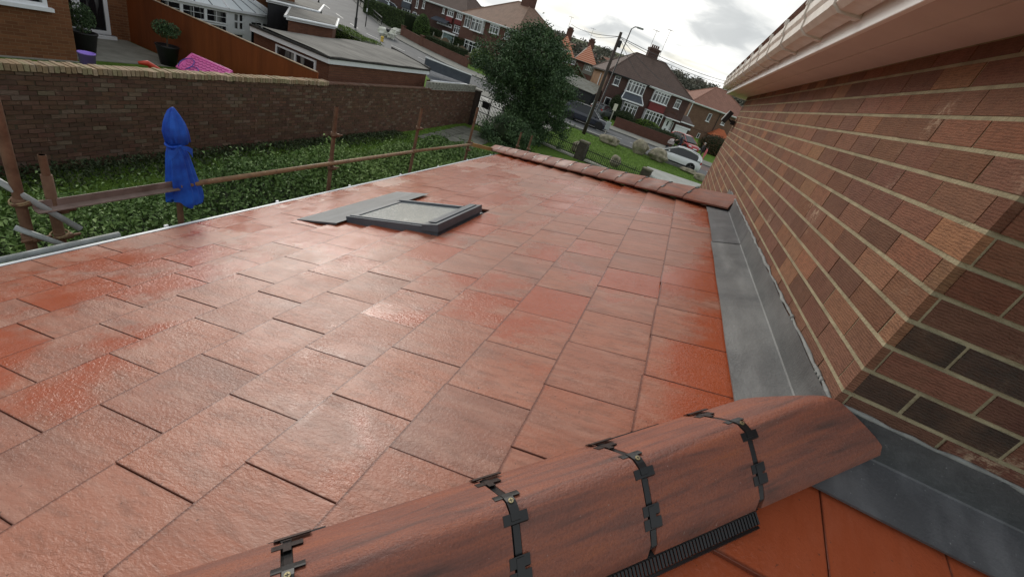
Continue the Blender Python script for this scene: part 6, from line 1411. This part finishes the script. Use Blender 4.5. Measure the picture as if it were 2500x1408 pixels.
NAVY = mat('navy_clothes', (.015, .018, .035), .8); BLKC = mat('black_clothes', (.02, .02, .022), .85); PINKC = mat('pink_clothes', (.62, .16, .17), .8); GREYH = mat('grey_hair', (.42, .38, .34), .9); BRH = mat('dark_hair', (.03, .02, .015), .8)
def sp1(c):
    if c.z > 1.53: return 1
    if abs(c.y) > .12 and c.x > .40 and 1.1 > c.z > .8: return 1
    return 0
g1 = gz(.35, 50.0) + .13
person('person in dark clothes pushing a white pram along the far pavement', (.42, 49.9, g1), R(180), pose_walk(.12, ((.42, .2, 1.0), (.42, -.2, 1.0)), .28), [NAVY, SKIN], sp1, BRH)
person('grey-haired person in a dark coat standing beside the red car', (2.7, 49.6, g1), R(200), pose_walk(.05, ((.22, .22, .92), (.30, -.15, 1.05)), .10), [BLKC, SKIN], sp1, GREYH)
person('smaller person in pink clothes standing close behind the dark-coated one', (3.05, 49.3, g1), R(190), tuple([[tuple(Vector(j) * .82) for j in pose_walk(.02, ((.12, .2, .85), (.12, -.2, .85)), .06)[0]], pose_walk(.02)[1], [r_ * .88 for r_ in pose_walk(.02)[2]]]), [PINKC, SKIN], lambda c: 1 if c.z > 1.26 else 0, BRH)
pm = root('pram', 'white and dark pram being pushed left along the far pavement', 'pram', (-.45, 49.9, g1)); mb = MB()
def hood(u, v): a = math.pi * u; t = math.pi * .6 * v; return Vector((-.42 - .34 * math.cos(t), 49.9 + .26 * math.cos(a), g1 + .70 + .30 * math.sin(a) * (.4 + .6 * math.sin(t))))
mb.grid(hood, 10, 6); mb.box((-.85, 49.66, g1 + .48), (-.18, 50.14, g1 + .72)); mb.build('carrycot', mottled('pram_cloth', (.55, .52, .50), (.30, .24, .24), 4, .8), pm)
mb = MB(); mb.tube([(-.7, 49.7, g1 + .2), (-.3, 49.7, g1 + .5), (.0, 49.7, g1 + .98), (.0, 50.1, g1 + .98), (-.3, 50.1, g1 + .5), (-.7, 50.1, g1 + .2)], .015, 6); mb.tube([(-.15, 49.7, g1 + .15), (-.55, 49.7, g1 + .5)], .015, 6); mb.build('pram_frame', BLACKM, pm)
for x in (-.72, -.12):
    for y in (49.68, 50.12): mb = MB(); mb.lathe((0, 0, 0), [(.15, -.02), (.15, .02)], 14, 0, Matrix.Translation((x, y, g1 + .15)) @ Matrix.Rotation(R(90), 4, 'X')); mb.build('wheel', TYRE, pm)

# ------------------------------------------------------------------ woods and far trees
P = []; RV = []
def clump(az, d, w_, h, n, sc=1.0):
    p = at(az, d); g = gz(p.x, p.y); c = np.array([p.x, p.y, g + h * .5])
    Q = shell_pts(c, (w_, w_, h * .6), n, .5); P.append(Q); RV.append(np.full(n, rnd.uniform(.1, .9)))
for i in range(150): az = rnd.uniform(-7, 12); clump(az, rnd.uniform(250, 400), rnd.uniform(5, 9), rnd.uniform(5, 9), 170)
for i in range(110): az = rnd.uniform(-48, -9); clump(az, rnd.uniform(130, 330), rnd.uniform(5, 8), rnd.uniform(5, 8), 170)
P = np.concatenate(P); RV = np.concatenate(RV); o = leaves('woods', P, 1.5, WOODL, aspect=.7, rv=RV); tag(o, 'grey-green winter woods along the far hillside', 'woods', kind='stuff')
def bare(lab, az, d, h, sd_):
    p = at(az, d); p.z = gz(p.x, p.y) - .5; rr = random.Random(sd_); mb = MB()
    def br(a, dr, l, r_, dep):
        b = a + dr * l; mb.tube([a, b], [r_, r_ * .6], 5)
        if dep == 0: return
        for k in range(4): 
            nd = (dr + Vector((rr.uniform(-.7, .7), rr.uniform(-.7, .7), rr.uniform(-.1, .4)))).normalized(); br(a.lerp(b, rr.uniform(.5, 1)), nd, l * rr.uniform(.5, .7), r_ * .55, dep - 1)
    br(p, Vector((0, 0, 1)), h * .42, h * .022, 4); tag(mb.build('bare_tree', mottled('grey_bark', (.12, .105, .09), (.08, .07, .06), 5, .9)), lab, 'tree', 'bare winter trees on the skyline')
for i, (az, d, h, lab) in enumerate(((-20.2, 190, 13, 'bare tree on the skyline right of the tan roof ridge'), (-18.9, 200, 10, 'thin bare tree left of the striped-roof chimney'), (-12.3, 150, 9, 'bare tree on the skyline left of the telegraph pole'), (-4.4, 280, 13, 'bare tree on the wooded hill just right of the brown roof'), (-2.9, 290, 15, 'bare tree rising over the middle of the wooded hill'), (-.6, 300, 12, 'bare tree on the wooded hill near our gutter end'))): bare(lab, az, d, h, i)
